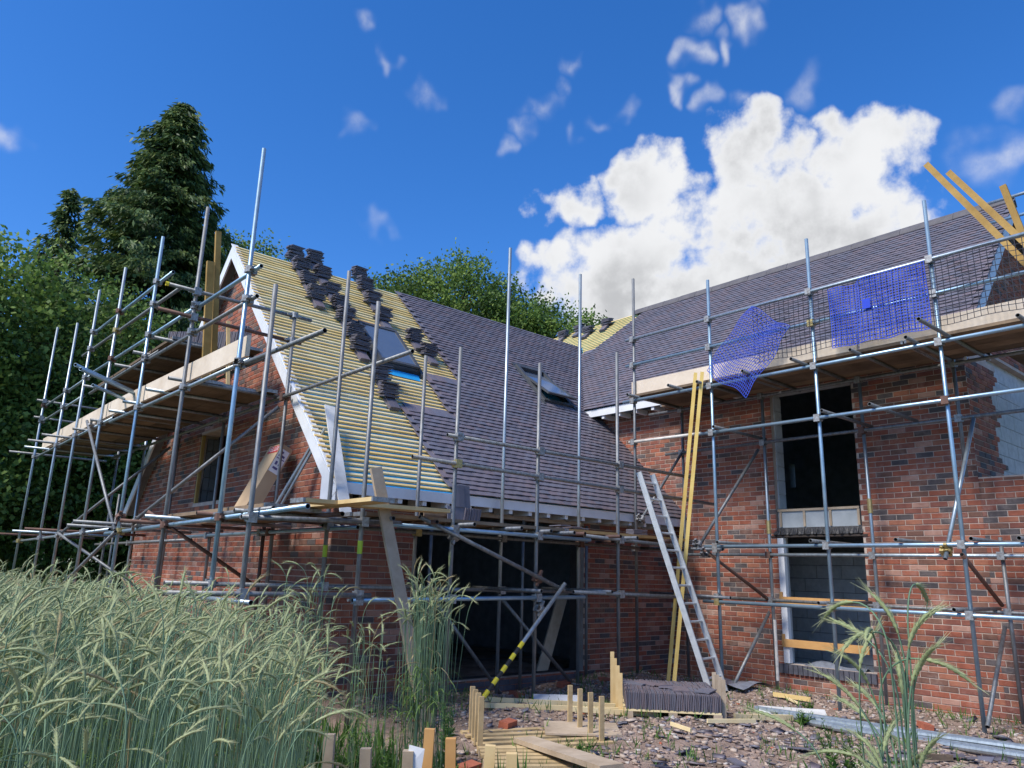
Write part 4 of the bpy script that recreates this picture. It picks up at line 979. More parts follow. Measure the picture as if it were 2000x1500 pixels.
# ladder
ld = empty('ladder', (8.95, 6.0, .15)); tag(ld, 'aluminium ladder leaning on the scaffold beside two yellow battens', 'ladder')
T0, B0 = Vector((8.26, 6.82, 3.03)), Vector((8.74, 6.07, .13)); wv = Vector((.31, .01, .0)); wv2 = Vector((.45, .08, 0))
for k in (0, 1):
    MB().plank(B0 + wv2 * k, T0 + wv * k, .03, .075, (.9, .3, 0)).build('stile', M['alu'], ld)
for i in range(1, 13):
    t_ = i / 12.6; a = B0.lerp(T0, t_); b = (B0 + wv2).lerp(T0 + wv, t_); MB().tube(a, b, .016, 8).build('rung', [M['alu'], M['alu']], ld)
for k in (0, 1):
    MB().obox(B0 + wv2 * k + Vector((0, 0, .02)), (.025, 0, 0), (0, .04, 0), (0, 0, .03)).build('foot', M['black'], ld)


# pallets
def pallet(base, rz, w, d, label, posts, slats=6, mt='timber', ph=.5):
    e = empty('tile_pallet', base); e.rotation_euler = (0, 0, rz); tag(e, label, 'pallet')
    def pb(name, lo, hi, m_):
        mb = MB().box(lo, hi); me = bpy.data.meshes.new(name); me.from_pydata(mb.v, [], mb.f); me.materials.append(M[m_]); return kid(name, me, e, Matrix.Identity(4))
    for i in range(3):
        x = -w / 2 + .045 + i * (w - .09) / 2
        pb('skid', (x - .045, 0, 0), (x + .045, d, .018), mt)
        for j in range(3): pb('block_foot', (x - .045, j * (d - .1) / 2, .019), (x + .045, j * (d - .1) / 2 + .1, .095), 'timbergrey')
    for j in range(slats):
        y = j * (d - .1) / (slats - 1); pb('slat', (-w / 2 + random.uniform(-.01, .01), y, .096), (w / 2 + random.uniform(-.01, .01), y + .085, .116), mt)
    for (x, y, h, m_) in posts: pb('post', (x - .023, y - .012, .02), (x + .023, y + .012, h), m_)
    return e


tp = pallet((6.98, 5.34, .12), R(-47.5), 1.02, 1.05, 'pallet loaded with plum coloured tiles standing on edge', [(-.55 - .025 * k, .1 + .25 * k, .46 + .05 * k, 'timber') for k in range(4)] + [(.54, .08 + .22 * k, .44, 'timbergrey') for k in range(4)], mt='batten_pale')
for j in range(4):
    for i in range(54 if j == 0 else 0):
        kid('roof_tile', random.choices(TT, (.5, .2, .2, .1))[0], tp, Matrix.Translation(((i - 26.5) * .0186, .135 + random.uniform(-.012, .008), .117 + .084)) @ Matrix.Rotation(math.pi / 2 + random.uniform(-.05, .05), 4, 'Y'))
mb = MB()
for j in range(1, 4):
    for i in range(64):
        m4 = Matrix.Translation(((i - 31.5) * .0156 + random.uniform(-.003, .003), .135 + j * .27 + random.uniform(-.01, .01), .117 + .084 + random.uniform(-.004, .008))) @ Matrix.Rotation(math.pi / 2 + random.uniform(-.06, .06), 4, 'Y')
        mb.add([m4 @ v.co for v in TT[0].vertices], [tuple(p.vertices) for p in TT[0].polygons], random.choice((0, 1, 2)))
for i in range(7):
    m4 = Matrix.Translation((random.uniform(-.4, .4), random.uniform(.2, .95), .292 + random.uniform(0, .012))) @ Matrix.Rotation(random.uniform(0, 3), 4, 'Z') @ Matrix.Rotation(random.uniform(-.05, .05), 4, 'X')
    mb.add([m4 @ v.co for v in TT[0].vertices], [tuple(p.vertices) for p in TT[0].polygons], random.choice((0, 1, 2)))
me = bpy.data.meshes.new('packed_tiles'); me.from_pydata([tuple(v) for v in mb.v], [], mb.f)
for m_ in TILE: me.materials.append(m_)
me.polygons.foreach_set('material_index', mb.m); kind(kid('packed_tiles', me, tp, Matrix.Identity(4)), 'stuff')
pallet((5.08, 5.22, .02), R(-21), 1.24, .8, 'empty pallet with a row of four upright pale posts on either side', [(-.64 + .035 * k, .10 + .2 * k, .52, 'pallet') for k in range(4)] + [(.52, .06 + .235 * k, .5, 'pallet') for k in range(4)], slats=5, mt='pallet')
pallet((4.42, 4.55, .03), R(-33), .95, .85, 'empty slatted pallet of pale yellow boards under the sloping plank', [], slats=7, mt='pallet')
FP = [(1.86, 3.36, .86, 'timbergrey', 'greyest split post standing in the rye edge'), (1.92, 3.10, .84, 'timbergrey', 'pale split post in the green weeds'), (2.05, 3.0, .84, 'timbergrey', 'post with a torn white label nailed on top'), (2.24, 3.15, .875, 'timberorange', 'orange post standing behind the torn label post'), (2.30, 3.0, .86, 'timberorange', 'second orange post beside the empty pallet'), (2.36, 2.86, .845, 'timber', 'thick pale post before the slatted pallet'), (2.41, 2.72, .835, 'timber', 'thick pale post under the sloping plank')]
for x, y, h, m_, lab in FP:
    lean = (random.uniform(-.03, .03), random.uniform(-.02, .02))
    o = one('crate_post', MB().plank((x, y, float(gz(x, y)) - .02), (x + lean[0], y + lean[1], h), .047, .04, (cr.x, cr.y, 0)), M[m_], lab, 'post', 'posts of the nearest tile crate')
x, y = 2.05, 2.985
lbl = one('paper_label', MB().add([(x - .028, y - .005, .775), (x + .022, y - .05, .765), (x + .03, y - .055, .85), (x - .022, y - .012, .865), (x + .0, y - .036, .81)], [(0, 1, 4), (1, 2, 4), (2, 3, 4), (3, 0, 4)]), M['whitelabel'], 'torn white paper label hanging on a post at the rye edge', 'label')
# planks and junk on the ground
def gp(x, y, dz=.0): return (x, y, float(gz(x, y)) + dz)
one('timber_plank', MB().plank((4.95, 5.45, .16), (4.50, 4.0, .26), .20, .04, (1, 0, 0)), M['timbergrey'], 'wide pale plank lying aslant across the empty slatted pallet', 'plank')
one('timber_length', MB().plank(gp(5.55, 6.75, .05), gp(7.15, 5.75, .06), .05, .03, (0, 0, 1)), M['batten_pale'], 'yellow batten lying on the rubble behind the empty pallet', 'timber')
one('timber_length', MB().plank(gp(5.7, 6.95, .05), gp(7.3, 5.95, .05), .05, .03, (0, 0, 1)), M['batten_pale'], 'yellow batten on the rubble nearest the hazard taped tube', 'timber')
one('timber_length', MB().plank(gp(6.2, 6.1, .06), gp(7.0, 5.55, .05), .05, .03, (0, 0, 1)), M['batten_pale'], 'short batten poking from behind the loaded pallet', 'timber')
one('timber_length', MB().plank(gp(7.6, 5.0, .05), gp(8.35, 4.75, .05), .055, .035, (0, 0, 1)), M['batten_pale'], 'short yellow timber right of the loaded pallet', 'timber')
one('timber_length', MB().plank(gp(9.4, 5.6, .05), gp(9.6, 5.2, .05), .05, .03, (0, 0, 1)), M['batten'], 'short yellow offcut at the foot of the window wall', 'timber')
for i in range(4):
    one('gutter_length', MB().tube(gp(8.5 - .07 * i, 5.3 - .35 * i, .03 + .03 * (i % 2)), gp(8.45 - .14 * i, 1.6, .05 + .03 * (i % 2)), .035, 10, wall=.005), [M['steel'], M['bore']], ('long blue grey pipe on the rubble nearest the window wall', 'long blue grey pipe in the middle of its bundle', 'blue grey pipe third in the ground bundle', 'shortest blue grey pipe of the ground bundle')[i], 'pipe')
one('plasterboard_offcut', MB().obox(gp(6.5, 6.62, .06), (.2, -.17, .0), (.06, .07, .03), (-.01, -.01, .035)), M['polystyrene'], 'pale grey foam offcut lying behind the post row', 'offcut')
one('board_sheet', MB().obox(gp(5.75, 5.5, .05), (.27, -.24, .0), (.17, .19, .01), (0, 0, .008)), M['timbergrey'], 'flat brown board sheet lying left of the loaded pallet', 'board')
one('plaster_slab', MB().obox(gp(8.7, 4.95, .06), (.22, -.3, .0), (.09, .06, .02), (0, 0, .02)), M['dirtywhite'], 'pale plaster slab lying behind the pipes', 'slab')
one('plastic_sheet', MB().add([(x_, y_, float(gz(x_, y_)) + .05 + .05 * abs(math.sin(3 * x_ + 7 * y_))) for x_ in np.linspace(9.2, 10.0, 8) for y_ in np.linspace(5.9, 6.7, 8)], [(i * 8 + j, i * 8 + j + 1, i * 8 + j + 9, i * 8 + j + 8) for i in range(7) for j in range(7)]), M['greyplastic'], 'crumpled blue grey sheet at the ladder foot', 'sheet')
one('plastic_scrap', MB().obox(gp(8.35, 7.2, .05), (.05, -.04, .01), (.02, .03, .02), (0, .01, .015)), M['bluejunk'], 'blue plastic scrap on the rubble below the eaves', 'scrap')
LB = [(5.28, 6.05, .4, 'red brick half lying by the empty pallet rear post'), (8.15, 7.15, .9, 'orange brick on the rubble next to the blue scrap'), (8.6, 7.75, 2.0, 'upright orange brick near the inner corner wall'), (7.9, 7.9, .2, 'red brick under the pier beside the opening'), (6.5, 7.3, 1.4, 'flat orange brick under the eaves deck'), (9.0, 3.6, .7, 'red brick beside the pipes bundle'), (4.05, 5.1, .3, 'brick half hidden behind an orange post')]
for x, y, a, lab in LB:
    o = one('loose_brick', MB().obox((0, 0, .034), (.107 * math.cos(a), .107 * math.sin(a), 0), (-.05 * math.sin(a), .05 * math.cos(a), .008), (0, -.006, .033)), M['clay'], lab, 'brick', 'loose bricks on the rubble'); o.location = Vector(o.location) + Vector(gp(x, y, -.01)); WLOC[o.name] = o.location

# rubble: broken tile, stone and brick chips nobody could count
def rubble(name, N, region, smin, smax, flat, mats, wts, seed):
    r_ = np.random.default_rng(seed); P = region(r_, N); N = len(P)
    base = np.array([(-1, -1, -1), (1, -1, -1), (1, 1, -1), (-1, 1, -1), (-1, -1, 1), (1, -1, 1), (1, 1, 1), (-1, 1, 1)], float)
    V = base[None] * (1 + r_.uniform(-.45, .35, (N, 8, 3))); s = smin * (smax / smin) ** (r_.random(N) ** 1.6)
    V *= (s[:, None, None] * np.stack([np.ones(N), r_.uniform(.5, 1, N), r_.uniform(*flat, N)], 1)[:, None, :])
    a = r_.uniform(0, 6.28, N); ca, sa = np.cos(a), np.sin(a); tx = r_.normal(0, .22, N)
    X = V[..., 0] * ca[:, None] - V[..., 1] * sa[:, None]; Y = V[..., 0] * sa[:, None] + V[..., 1] * ca[:, None]; Z = V[..., 2] + tx[:, None] * X
    V = np.stack([X + P[:, 0, None], Y + P[:, 1, None], Z + (gz(P[:, 0], P[:, 1]) + s * .25)[:, None]], 2)
    F = np.array([(0, 3, 2, 1), (4, 5, 6, 7), (0, 1, 5, 4), (1, 2, 6, 5), (2, 3, 7, 6), (3, 0, 4, 7)])
    F = (F[None] + (np.arange(N) * 8)[:, None, None]).reshape(-1, 4)
    mi = np.repeat(r_.choice(len(mats), N, p=wts), 6)
    return kind(npmesh(name, V.reshape(-1, 3), F, mats, mi), 'stuff')


def yard(r_, N):
    P = np.stack([r_.uniform(3.2, 10.85, N * 2), r_.uniform(.8, 8.25, N * 2)], 1)
    keep = (P[:, 1] - 2.6 > .2 - (P[:, 0] - 3.2) * .6) & ~((P[:, 0] < 4.6) & (P[:, 1] > 5.6)); return P[keep][:N]


M['stone1'] = mat('pinkish_rubble', (.39, .285, .225), (.26, .185, .145), rough=.95, scale=14); M['stone2'] = mat('beige_rubble', (.48, .39, .32), (.34, .27, .215), rough=.95, scale=14)
M['stone3'] = mat('mortar_crumb', (.54, .49, .44), (.39, .35, .31), rough=.95, scale=14)
def front(r_, N):
    P = yard(r_, N); return P[(P[:, 0] + P[:, 1]) < 12.2 + r_.normal(0, .8, len(P))]
rubble('rubble_chips', 34000, yard, .0025, .03, (.15, .6), [M['stone1'], M['stone2'], M['stone3'], M['clay'], TILE[0], M['boardold']], [.50, .27, .08, .01, .09, .05], 3)
rubble('tile_shards', 2300, front, .016, .07, (.07, .16), [TILE[0], TILE[1], TILE[2], M['stone2']], [.45, .3, .17, .08], 5)

r3 = np.random.default_rng(77)
for i in range(34):
    x = r3.uniform(3.6, 8.2); y = r3.uniform(1.2, 4.6)
    if x + y > 10.6 or x + y < 5.2: continue
    a = r3.uniform(0, 6.28); l, w = r3.uniform(.05, .12), r3.uniform(.04, .075); c_, s_ = math.cos(a), math.sin(a)
    pts = [(-l, -w), (l * r3.uniform(.5, 1), -w), (l, w * r3.uniform(-.4, .3)), (l * r3.uniform(.2, .8), w), (-l * r3.uniform(.6, 1), w * r3.uniform(.6, 1))]
    tx, ty = r3.normal(0, .12, 2); mb = MB(); vs = [(px * c_ - py * s_, px * s_ + py * c_, z + tx * px + ty * py) for z in (0, .014) for px, py in pts]
    mb.add(vs, [(4, 3, 2, 1, 0), (5, 6, 7, 8, 9)] + [(k, (k + 1) % 5, 5 + (k + 1) % 5, 5 + k) for k in range(5)])
    o = link('tile_fragment', None) if False else mb.build('tile_fragment', TILE[int(r3.integers(0, 4))], None, (x, y, float(gz(x, y)) + .022)); tag(o, 'broken piece of slate grey roof tile lying on the rubble', 'tile fragment', 'broken tiles on the rubble')
for i in range(9):
    x = r3.uniform(5.4, 10.2); y = r3.uniform(2.6, 7.0); a = r3.uniform(0, 3.1); l = r3.uniform(.12, .3)
    o = one('timber_scrap', MB().plank((x - l * math.cos(a), y - l * math.sin(a), float(gz(x, y)) + .035), (x + l * math.cos(a), y + l * math.sin(a), float(gz(x, y)) + .05), r3.uniform(.03, .06), .02, (0, 0, 1) if i % 2 else (math.sin(a), -math.cos(a), 0)), M[('timbergrey', 'batten_pale', 'boardold')[i % 3]], 'short scrap of wood lying loose on the rubble', 'wood scrap', 'wood scraps on the rubble')

# ------------------------------------------------------------------ vegetation
def lmat(name, c1, c2, tr=.35, scale=1.2):
    return mat(name, c1, c2, rough=.55, scale=scale, trans=tr, spec=.3, contrast=(.3, .7))


LF = {'oak': [lmat('leaf_mid', (.17, .275, .06), (.11, .19, .04)), lmat('leaf_light', (.30, .40, .09), (.20, .30, .06)), lmat('leaf_dark', (.075, .135, .033), (.048, .09, .022))],
      'con': [lmat('spray_dark', (.06, .105, .035), (.038, .07, .024), .2), lmat('spray_mid', (.115, .175, .05), (.075, .125, .035), .2), lmat('spray_tip', (.21, .265, .07), (.14, .195, .05), .25)]}
M['bark'] = mat('bark', (.10, .075, .055), (.06, .045, .035), rough=.95, scale=9, bump=.5, bscale=20)


def quads(P, D, U, L, Wd, mi, taper=.35):
    """leaf quads: base points P, direction D, side U, length L, width Wd"""
    N = len(P); a = P; c = P + D * L[:, None]; m = P + D * (L * .45)[:, None]
    V = np.stack([a, m - U * Wd[:, None], c, m + U * Wd[:, None]], 1)
    return V.reshape(-1, 3), np.arange(N * 4).reshape(N, 4), mi


def unit(v): return v / (np.linalg.norm(v, axis=-1, keepdims=True) + 1e-9)


def cone(mb, p0, p1, r0, r1, n=8):
    p0, p1 = Vector(p0), Vector(p1); d = (p1 - p0).normalized(); x = d.orthogonal().normalized(); y = d.cross(x)
    vs = [p + x * (r * math.cos(2 * math.pi * i / n)) + y * (r * math.sin(2 * math.pi * i / n)) for p, r in ((p0, r0), (p1, r1)) for i in range(n)]
    mb.add(vs, [(i, (i + 1) % n, n + (i + 1) % n, n + i) for i in range(n)])


def broadleaf(loc, blobs, label, seed, dens=1.0, leaf=.155, mats='oak', wts=(.5, .25, .25), group='trees behind the house'):
    """blobs: (dx, dy, z, rx, ry, rz)"""
    r_ = np.random.default_rng(seed); e = empty('broadleaf_tree', loc); tag(e, label, 'tree', group)
    mb = MB(); zc = np.mean([b[2] for b in blobs]); fork = zc * .45
    cone(mb, (loc[0], loc[1], -.1), (loc[0] + .1, loc[1], fork), .38, .26)
    AV, AF, AM = [], [], []; nb = 0
    for (dx, dy, z, rx, ry, rz) in blobs:
        c = np.array((loc[0] + dx, loc[1] + dy, z)); cone(mb, (loc[0] + .1, loc[1], fork - .2), tuple(c), .17, .04, 6)
        nc = int(34 * dens * (rx * ry * rz) ** .62)
        d = unit(r_.normal(size=(nc, 3))); rad = r_.uniform(.35, 1.06, nc) ** .55
        cc = c + d * rad[:, None] * np.array((rx, ry, rz)); cs = r_.uniform(.35, .75, nc)
        for q in range(0, nc, 9): cone(mb, tuple(c + (cc[q] - c) * .25), tuple(cc[q]), .05, .012, 4)
        per = 64
        ctr = np.repeat(cc, per, 0); off = r_.normal(size=(nc * per, 3)) * np.repeat(cs, per)[:, None] * np.array((.55, .55, .42))
        P = ctr + off; D = unit(off * .8 + r_.normal(size=off.shape) * .5 + np.array((0, 0, -.12))); U = unit(np.cross(D, r_.normal(size=D.shape)))
        L = leaf * r_.uniform(.6, 1.25, len(P)); Wd = L * r_.uniform(.26, .42, len(P))
        cm = r_.choice(3, nc, p=wts); mi = np.where(r_.random(len(P)) < .75, np.repeat(cm, per), r_.choice(3, len(P), p=wts))
        V, F, m_ = quads(P, D, U, L, Wd, mi); AV.append(V); AF.append(F + nb); AM.append(m_); nb += len(V)
    mb.build('trunk', M['bark'], e)
    npmesh('crown', np.concatenate(AV), np.concatenate(AF), LF[mats], np.concatenate(AM), parent=e)
    return e


def conifer(loc, top, rbase, z0, label, seed, nbr=330, sp=16, droop=.35, shape=.85, sparse=0.0):
    r_ = np.random.default_rng(seed); e = empty('conifer_tree', loc); tag(e, label, 'tree', 'trees behind the house')
    mb = MB(); cone(mb, (loc[0], loc[1], -.1), (loc[0], loc[1], z0 + 2), .42, .3); cone(mb, (loc[0], loc[1], z0 + 2), (loc[0], loc[1], top - .3), .3, .02)
    AV, AF, AM = [], [], []; nb = 0
    h = np.linspace(.0, .995, nbr) + r_.normal(0, .006, nbr); h = np.clip(h, 0, .995); az_ = r_.uniform(0, 2 * math.pi, nbr)
    for i in range(nbr):
        z = z0 + (top - z0) * h[i]; lob = .84 + .2 * math.sin(2 * az_[i] + seed + 7 * h[i]) + .12 * math.sin(5 * az_[i] + h[i] * 17 + seed)
        R_ = rbase * (1 - h[i]) ** shape * r_.uniform(.6, 1.12) * lob + .10
        dirv = np.array((math.cos(az_[i]), math.sin(az_[i]), 0)); up = .30 + .5 * h[i] + r_.uniform(-.15, .2)
        n = max(3, int(sp * (.25 + R_ / rbase))); t_ = np.sort(r_.uniform(.08, 1, n) ** .75)
        P = np.array((loc[0], loc[1], z)) + dirv * (R_ * t_)[:, None]; P[:, 2] += R_ * (up * t_ - (droop + .25) * t_ ** 2.0)
        if i % 2 == 0: cone(mb, (loc[0], loc[1], z), tuple(P[-1]), .03, .005, 4)
        per = 14; ctr = np.repeat(P, per, 0); N = len(ctr); side = np.array((-dirv[1], dirv[0], 0))
        w = (.10 + .30 * np.repeat(1 - t_, per)) * min(1.0, .35 + R_ / 1.6)
        off = side * (r_.normal(0, 1, N) * w)[:, None] + dirv * r_.normal(0, .10, N)[:, None] + np.array((0, 0, 1)) * (-np.abs(r_.normal(0, .13, N)))[:, None]; PP = ctr + off
        D = unit(dirv * .7 + side * r_.normal(0, .45, N)[:, None] + np.array((0, 0, -.75)) + r_.normal(size=(N, 3)) * .25); U = unit(np.cross(D, r_.normal(size=D.shape)))
        L = r_.uniform(.13, .36, N); Wd = L * r_.uniform(.09, .17, N)
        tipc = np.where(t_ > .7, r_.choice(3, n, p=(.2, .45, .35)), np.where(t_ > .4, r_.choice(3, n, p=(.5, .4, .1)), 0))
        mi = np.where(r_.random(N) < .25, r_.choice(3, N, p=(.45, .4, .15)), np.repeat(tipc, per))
        V, F, m_ = quads(PP, D, U, L, Wd, mi); AV.append(V); AF.append(F + nb); AM.append(m_); nb += len(V)
    mb.build('trunk', M['bark'], e); npmesh('crown', np.concatenate(AV), np.concatenate(AF), LF['con'], np.concatenate(AM), parent=e); return e


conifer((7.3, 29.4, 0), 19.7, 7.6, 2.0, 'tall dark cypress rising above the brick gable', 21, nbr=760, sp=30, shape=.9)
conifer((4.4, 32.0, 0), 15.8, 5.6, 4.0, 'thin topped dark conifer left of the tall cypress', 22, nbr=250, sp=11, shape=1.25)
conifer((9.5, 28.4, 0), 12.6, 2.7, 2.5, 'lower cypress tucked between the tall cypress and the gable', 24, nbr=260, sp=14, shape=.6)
broadleaf((4.6, 25.2, 0), [(0, 0, 6.6, 2.3, 2.2, 3.6), (-.6, -.4, 3.4, 2.4, 2.2, 2.6), (1.4, .2, 4.4, 2.0, 2.0, 3.0)], 'dense dark green tree behind the far scaffold poles', 31, wts=(.45, .12, .43), dens=1.3)
broadleaf((2.2, 24.2, 0), [(0, 0, 7.4, 2.2, 2.0, 2.9), (-.6, -.5, 4.0, 2.2, 2.2, 2.4), (.9, 0, 5.2, 1.8, 1.8, 2.6)], 'bushy mid green tree just left of the farthest scaffold pole', 32, wts=(.5, .28, .22), dens=1.2)
broadleaf((.4, 23.0, 0), [(0, 0, 6.9, 2.0, 2.0, 2.8), (.2, -.8, 3.4, 2.2, 2.2, 2.4), (-1, 0, 5, 2, 2, 2.5)], 'bright green bushy tree at the field edge', 33, wts=(.38, .52, .10), dens=1.1)
broadleaf((7.4, 24.6, 0), [(0, 0, 4.8, 2.4, 2.2, 3.0), (1.6, .6, 3.2, 2.2, 2.0, 2.4)], 'deep shaded shrub tree behind the scaffold end', 34, wts=(.4, .1, .5), dens=1.2)
broadleaf((12.2, 33.0, 0), [(0, 0, 14.0, 2.4, 2.2, 2.6), (-1.6, 0, 12.2, 2, 2, 2.2), (1.8, 0, 12.4, 2.2, 2, 2.3)], 'thin leaved tree peeping over the gable ridge', 35, dens=.75, wts=(.5, .2, .3))
broadleaf((19.2, 26.4, 0), [(0, 0, 12.6, 3.0, 2.8, 2.9), (-1.9, 1.4, 12.2, 2.4, 2.4, 2.3), (1.7, -1.5, 12.0, 2.3, 2.4, 2.4), (0, 0, 9.4, 3.4, 3.2, 2.6)], 'round crowned broadleaf tree behind the tiled wing ridge', 36, dens=1.25, wts=(.5, .22, .28))
broadleaf((23.2, 23.6, 0), [(0, 0, 11.6, 2.2, 2.2, 2.2), (-1.8, 1.2, 11.0, 2.0, 2.0, 2.2), (1.2, -1.0, 10.4, 1.9, 1.9, 1.9), (0, 0, 8.6, 2.8, 2.8, 2.2)], 'lower broadleaf tree towards the roof valley', 37, dens=1.1, wts=(.5, .25, .25))
broadleaf((16.6, 29.2, 0), [(0, 0, 12.4, 2.0, 2.0, 1.8), (-1.8, 1.2, 11.4, 1.8, 1.8, 1.7), (.8, 0, 9.8, 2.6, 2.4, 2.2)], 'small tree behind the tile piles on the ridge', 38, dens=1.0, wts=(.5, .22, .28))


# --- rye
RY = [lmat('rye_stem', (.265, .385, .24), (.155, .26, .15), .25, .9), lmat('rye_ear', (.49, .525, .28), (.35, .41, .19), .3, .8), lmat('rye_leaf', (.24, .36, .10), (.14, .23, .055), .35, .9), lmat('rye_awn', (.54, .54, .30), (.41, .43, .22), .3, .8), lmat('rye_straw', (.46, .38, .20), (.33, .27, .13), .25, .9)]


def rye_template(r_, h, bend, near=False, ln=.10):
    ns = 9 if near else 7; st = 20
    L = h + .1; s_ = np.concatenate([np.linspace(0, h - .2, 9), np.linspace(h - .18, h, 11)]); le = .085 if not near else .095
    lean = r_.uniform(.0, ln); th = lean * (s_ / h) + np.clip((s_ - (h - .14)) / .14, 0, 1) ** 1.5 * bend
    x = np.concatenate([[0], np.cumsum(np.sin(th[1:]) * np.diff(s_))]); z = np.concatenate([[0], np.cumsum(np.cos(th[1:]) * np.diff(s_))])
    ii = np.unique(np.concatenate([np.linspace(0, 8, 4), np.arange(9, st, 1 if near else 2), [st - 1]]).astype(int)); path = np.stack([x[ii], np.zeros(len(ii)), z[ii]], 1)
    V, F, Mi = [], [], []
    def tubep(pa, rad, k, mi, fl=1.0):
        b = sum(len(v) for v in V); n = len(pa); tg = unit(np.gradient(pa, axis=0)); sd = np.array((0, 1, 0)) * np.ones_like(pa); up = np.cross(tg, sd)
        ring = []
        for a in range(k):
            an = 2 * math.pi * a / k; ring.append(pa + sd * (rad * math.cos(an) * fl)[:, None] + up * (rad * math.sin(an))[:, None])
        V.append(np.stack(ring, 1).reshape(-1, 3))
        for i in range(n - 1):
            for a in range(k): F.append((b + i * k + a, b + i * k + (a + 1) % k, b + (i + 1) * k + (a + 1) % k, b + (i + 1) * k + a)); Mi.append(mi)
    tubep(path, np.full(len(path), .0021), 3, 0)
    # ear continues and curls on
    q = 17 if near else 9; te = th[-1] + np.linspace(0, .5 + .5 * r_.random(), q); se = np.full(q - 1, le / (q - 1))
    ex = path[-1, 0] + np.concatenate([[0], np.cumsum(np.sin(te[1:]) * se)]); ez = path[-1, 2] + np.concatenate([[0], np.cumsum(np.cos(te[1:]) * se)])
    pe = np.stack([ex, np.zeros(q), ez], 1); tubep(pe, np.where(np.arange(q) % 2, .0050, .0032) * np.clip(np.minimum(np.linspace(.35, 4, q), np.linspace(5, .3, q)), 0, 1), 4, 1, 1.3)
    b = sum(len(v) for v in V); na = 54 if near else 18; tg = unit(np.gradient(pe, axis=0)); av = []
    for i in range(na):
        k = int(1 + (i / na) * (q - 1.01)); k = min(k, q - 1); side = np.array((0, 1, 0)) * r_.choice((-1, 1)) * r_.uniform(.05, .4) + np.cross(tg[k], (0, 1, 0)) * r_.uniform(-.25, .25)
        d = unit(tg[k] + side); al = r_.uniform(.022, .045); w = np.cross(d, unit(r_.normal(size=3))) * .0009
        av += [pe[k] - w, pe[k] + w, pe[k] + d * al + w * .3, pe[k] + d * al - w * .3]; F.append((b + 4 * i, b + 4 * i + 1, b + 4 * i + 2, b + 4 * i + 3)); Mi.append(3)
    V.append(np.array(av))
    for _ in range(2):                                   # leaf blades
        z0 = h * r_.uniform(.25, .72); a = r_.uniform(0, 6.28); ll = r_.uniform(.14, .26); b = sum(len(v) for v in V); n = 5; t_ = np.linspace(0, 1, n)
        hd = np.array((math.cos(a), math.sin(a), 0)); sd = np.array((-math.sin(a), math.cos(a), 0)); x0 = np.interp(z0, path[:4, 2], path[:4, 0])
        c = np.array((x0, 0, z0)) + hd * (ll * .75 * t_)[:, None] + np.array((0, 0, 1)) * (ll * (.75 * t_ - .95 * t_ ** 2))[:, None]; w = .0048 * (1 - t_ ** 2)[:, None] + .0004
        V.append(np.stack([c - sd * w, c + sd * w], 1).reshape(-1, 3))
        for i in range(n - 1): F.append((b + 2 * i, b + 2 * i + 1, b + 2 * i + 3, b + 2 * i + 2)); Mi.append(2)
    return np.concatenate(V), np.array(F), np.array(Mi)


r0 = np.random.default_rng(5)
TFAR = [rye_template(r0, 1.30, bd) for bd in (.1, .3, .5, .8, 1.1, 1.4, .4, 1.7)]
TNEAR = [rye_template(r0, 1.30, bd, True) for bd in (.1, .25, .5, .9, 1.3, 1.6, .35, .7)]


TCL = [rye_template(r0, 1.30, bd, True, .03) for bd in (.1, .2, .5, .9, 1.2, 1.5, .3, .15)]


def rye(name, P, hs, tmpl, seed, wind=None, tilt=.05, pick=None):
    r_ = np.random.default_rng(seed); AV, AF, AM = [], [], []; nb = 0; pick = r_.integers(0, len(tmpl), len(P)) if pick is None else pick
    ang = r_.uniform(0, 6.28, len(P)) if wind is None else wind + r_.normal(0, 1.1, len(P))
    tl = r_.normal(0, tilt, (len(P), 2))
    for k in range(len(tmpl)):
        I = np.where(pick == k)[0]
        if not len(I): continue
        V, F, m_ = tmpl[k]; ca, sa = np.cos(ang[I])[:, None], np.sin(ang[I])[:, None]; sc = (hs[I] / 1.30)[:, None]
        X = V[None, :, 0] * ca - V[None, :, 1] * sa; Y = V[None, :, 0] * sa + V[None, :, 1] * ca; Z = V[None, :, 2] * sc
        X = X + Z * tl[I, 0, None] + P[I, 0, None]; Y = Y + Z * tl[I, 1, None] + P[I, 1, None]; Z = Z + P[I, 2, None]
        n = len(V); AV.append(np.stack([X, Y, Z], 2).reshape(-1, 3)); AF.append((F[None] + (np.arange(len(I)) * n)[:, None, None]).reshape(-1, 4) + nb); AM.append(np.where(np.repeat(r_.random(len(I)) < .07, len(m_)), 4, np.tile(m_, len(I)))); nb += n * len(I)
    return npmesh(name, np.concatenate(AV), np.concatenate(AF), RY, np.concatenate(AM))


def inpoly(P, poly):
    x, y = P[:, 0], P[:, 1]; c = np.zeros(len(P), bool); n = len(poly); j = n - 1
    for i in range(n):
        xi, yi = poly[i]; xj, yj = poly[j]; c ^= ((yi > y) != (yj > y)) & (x < (xj - xi) * (y - yi) / (yj - yi + 1e-12) + xi); j = i
    return c


def gpts(P): return np.column_stack([P, gz(P[:, 0], P[:, 1]) + .06])


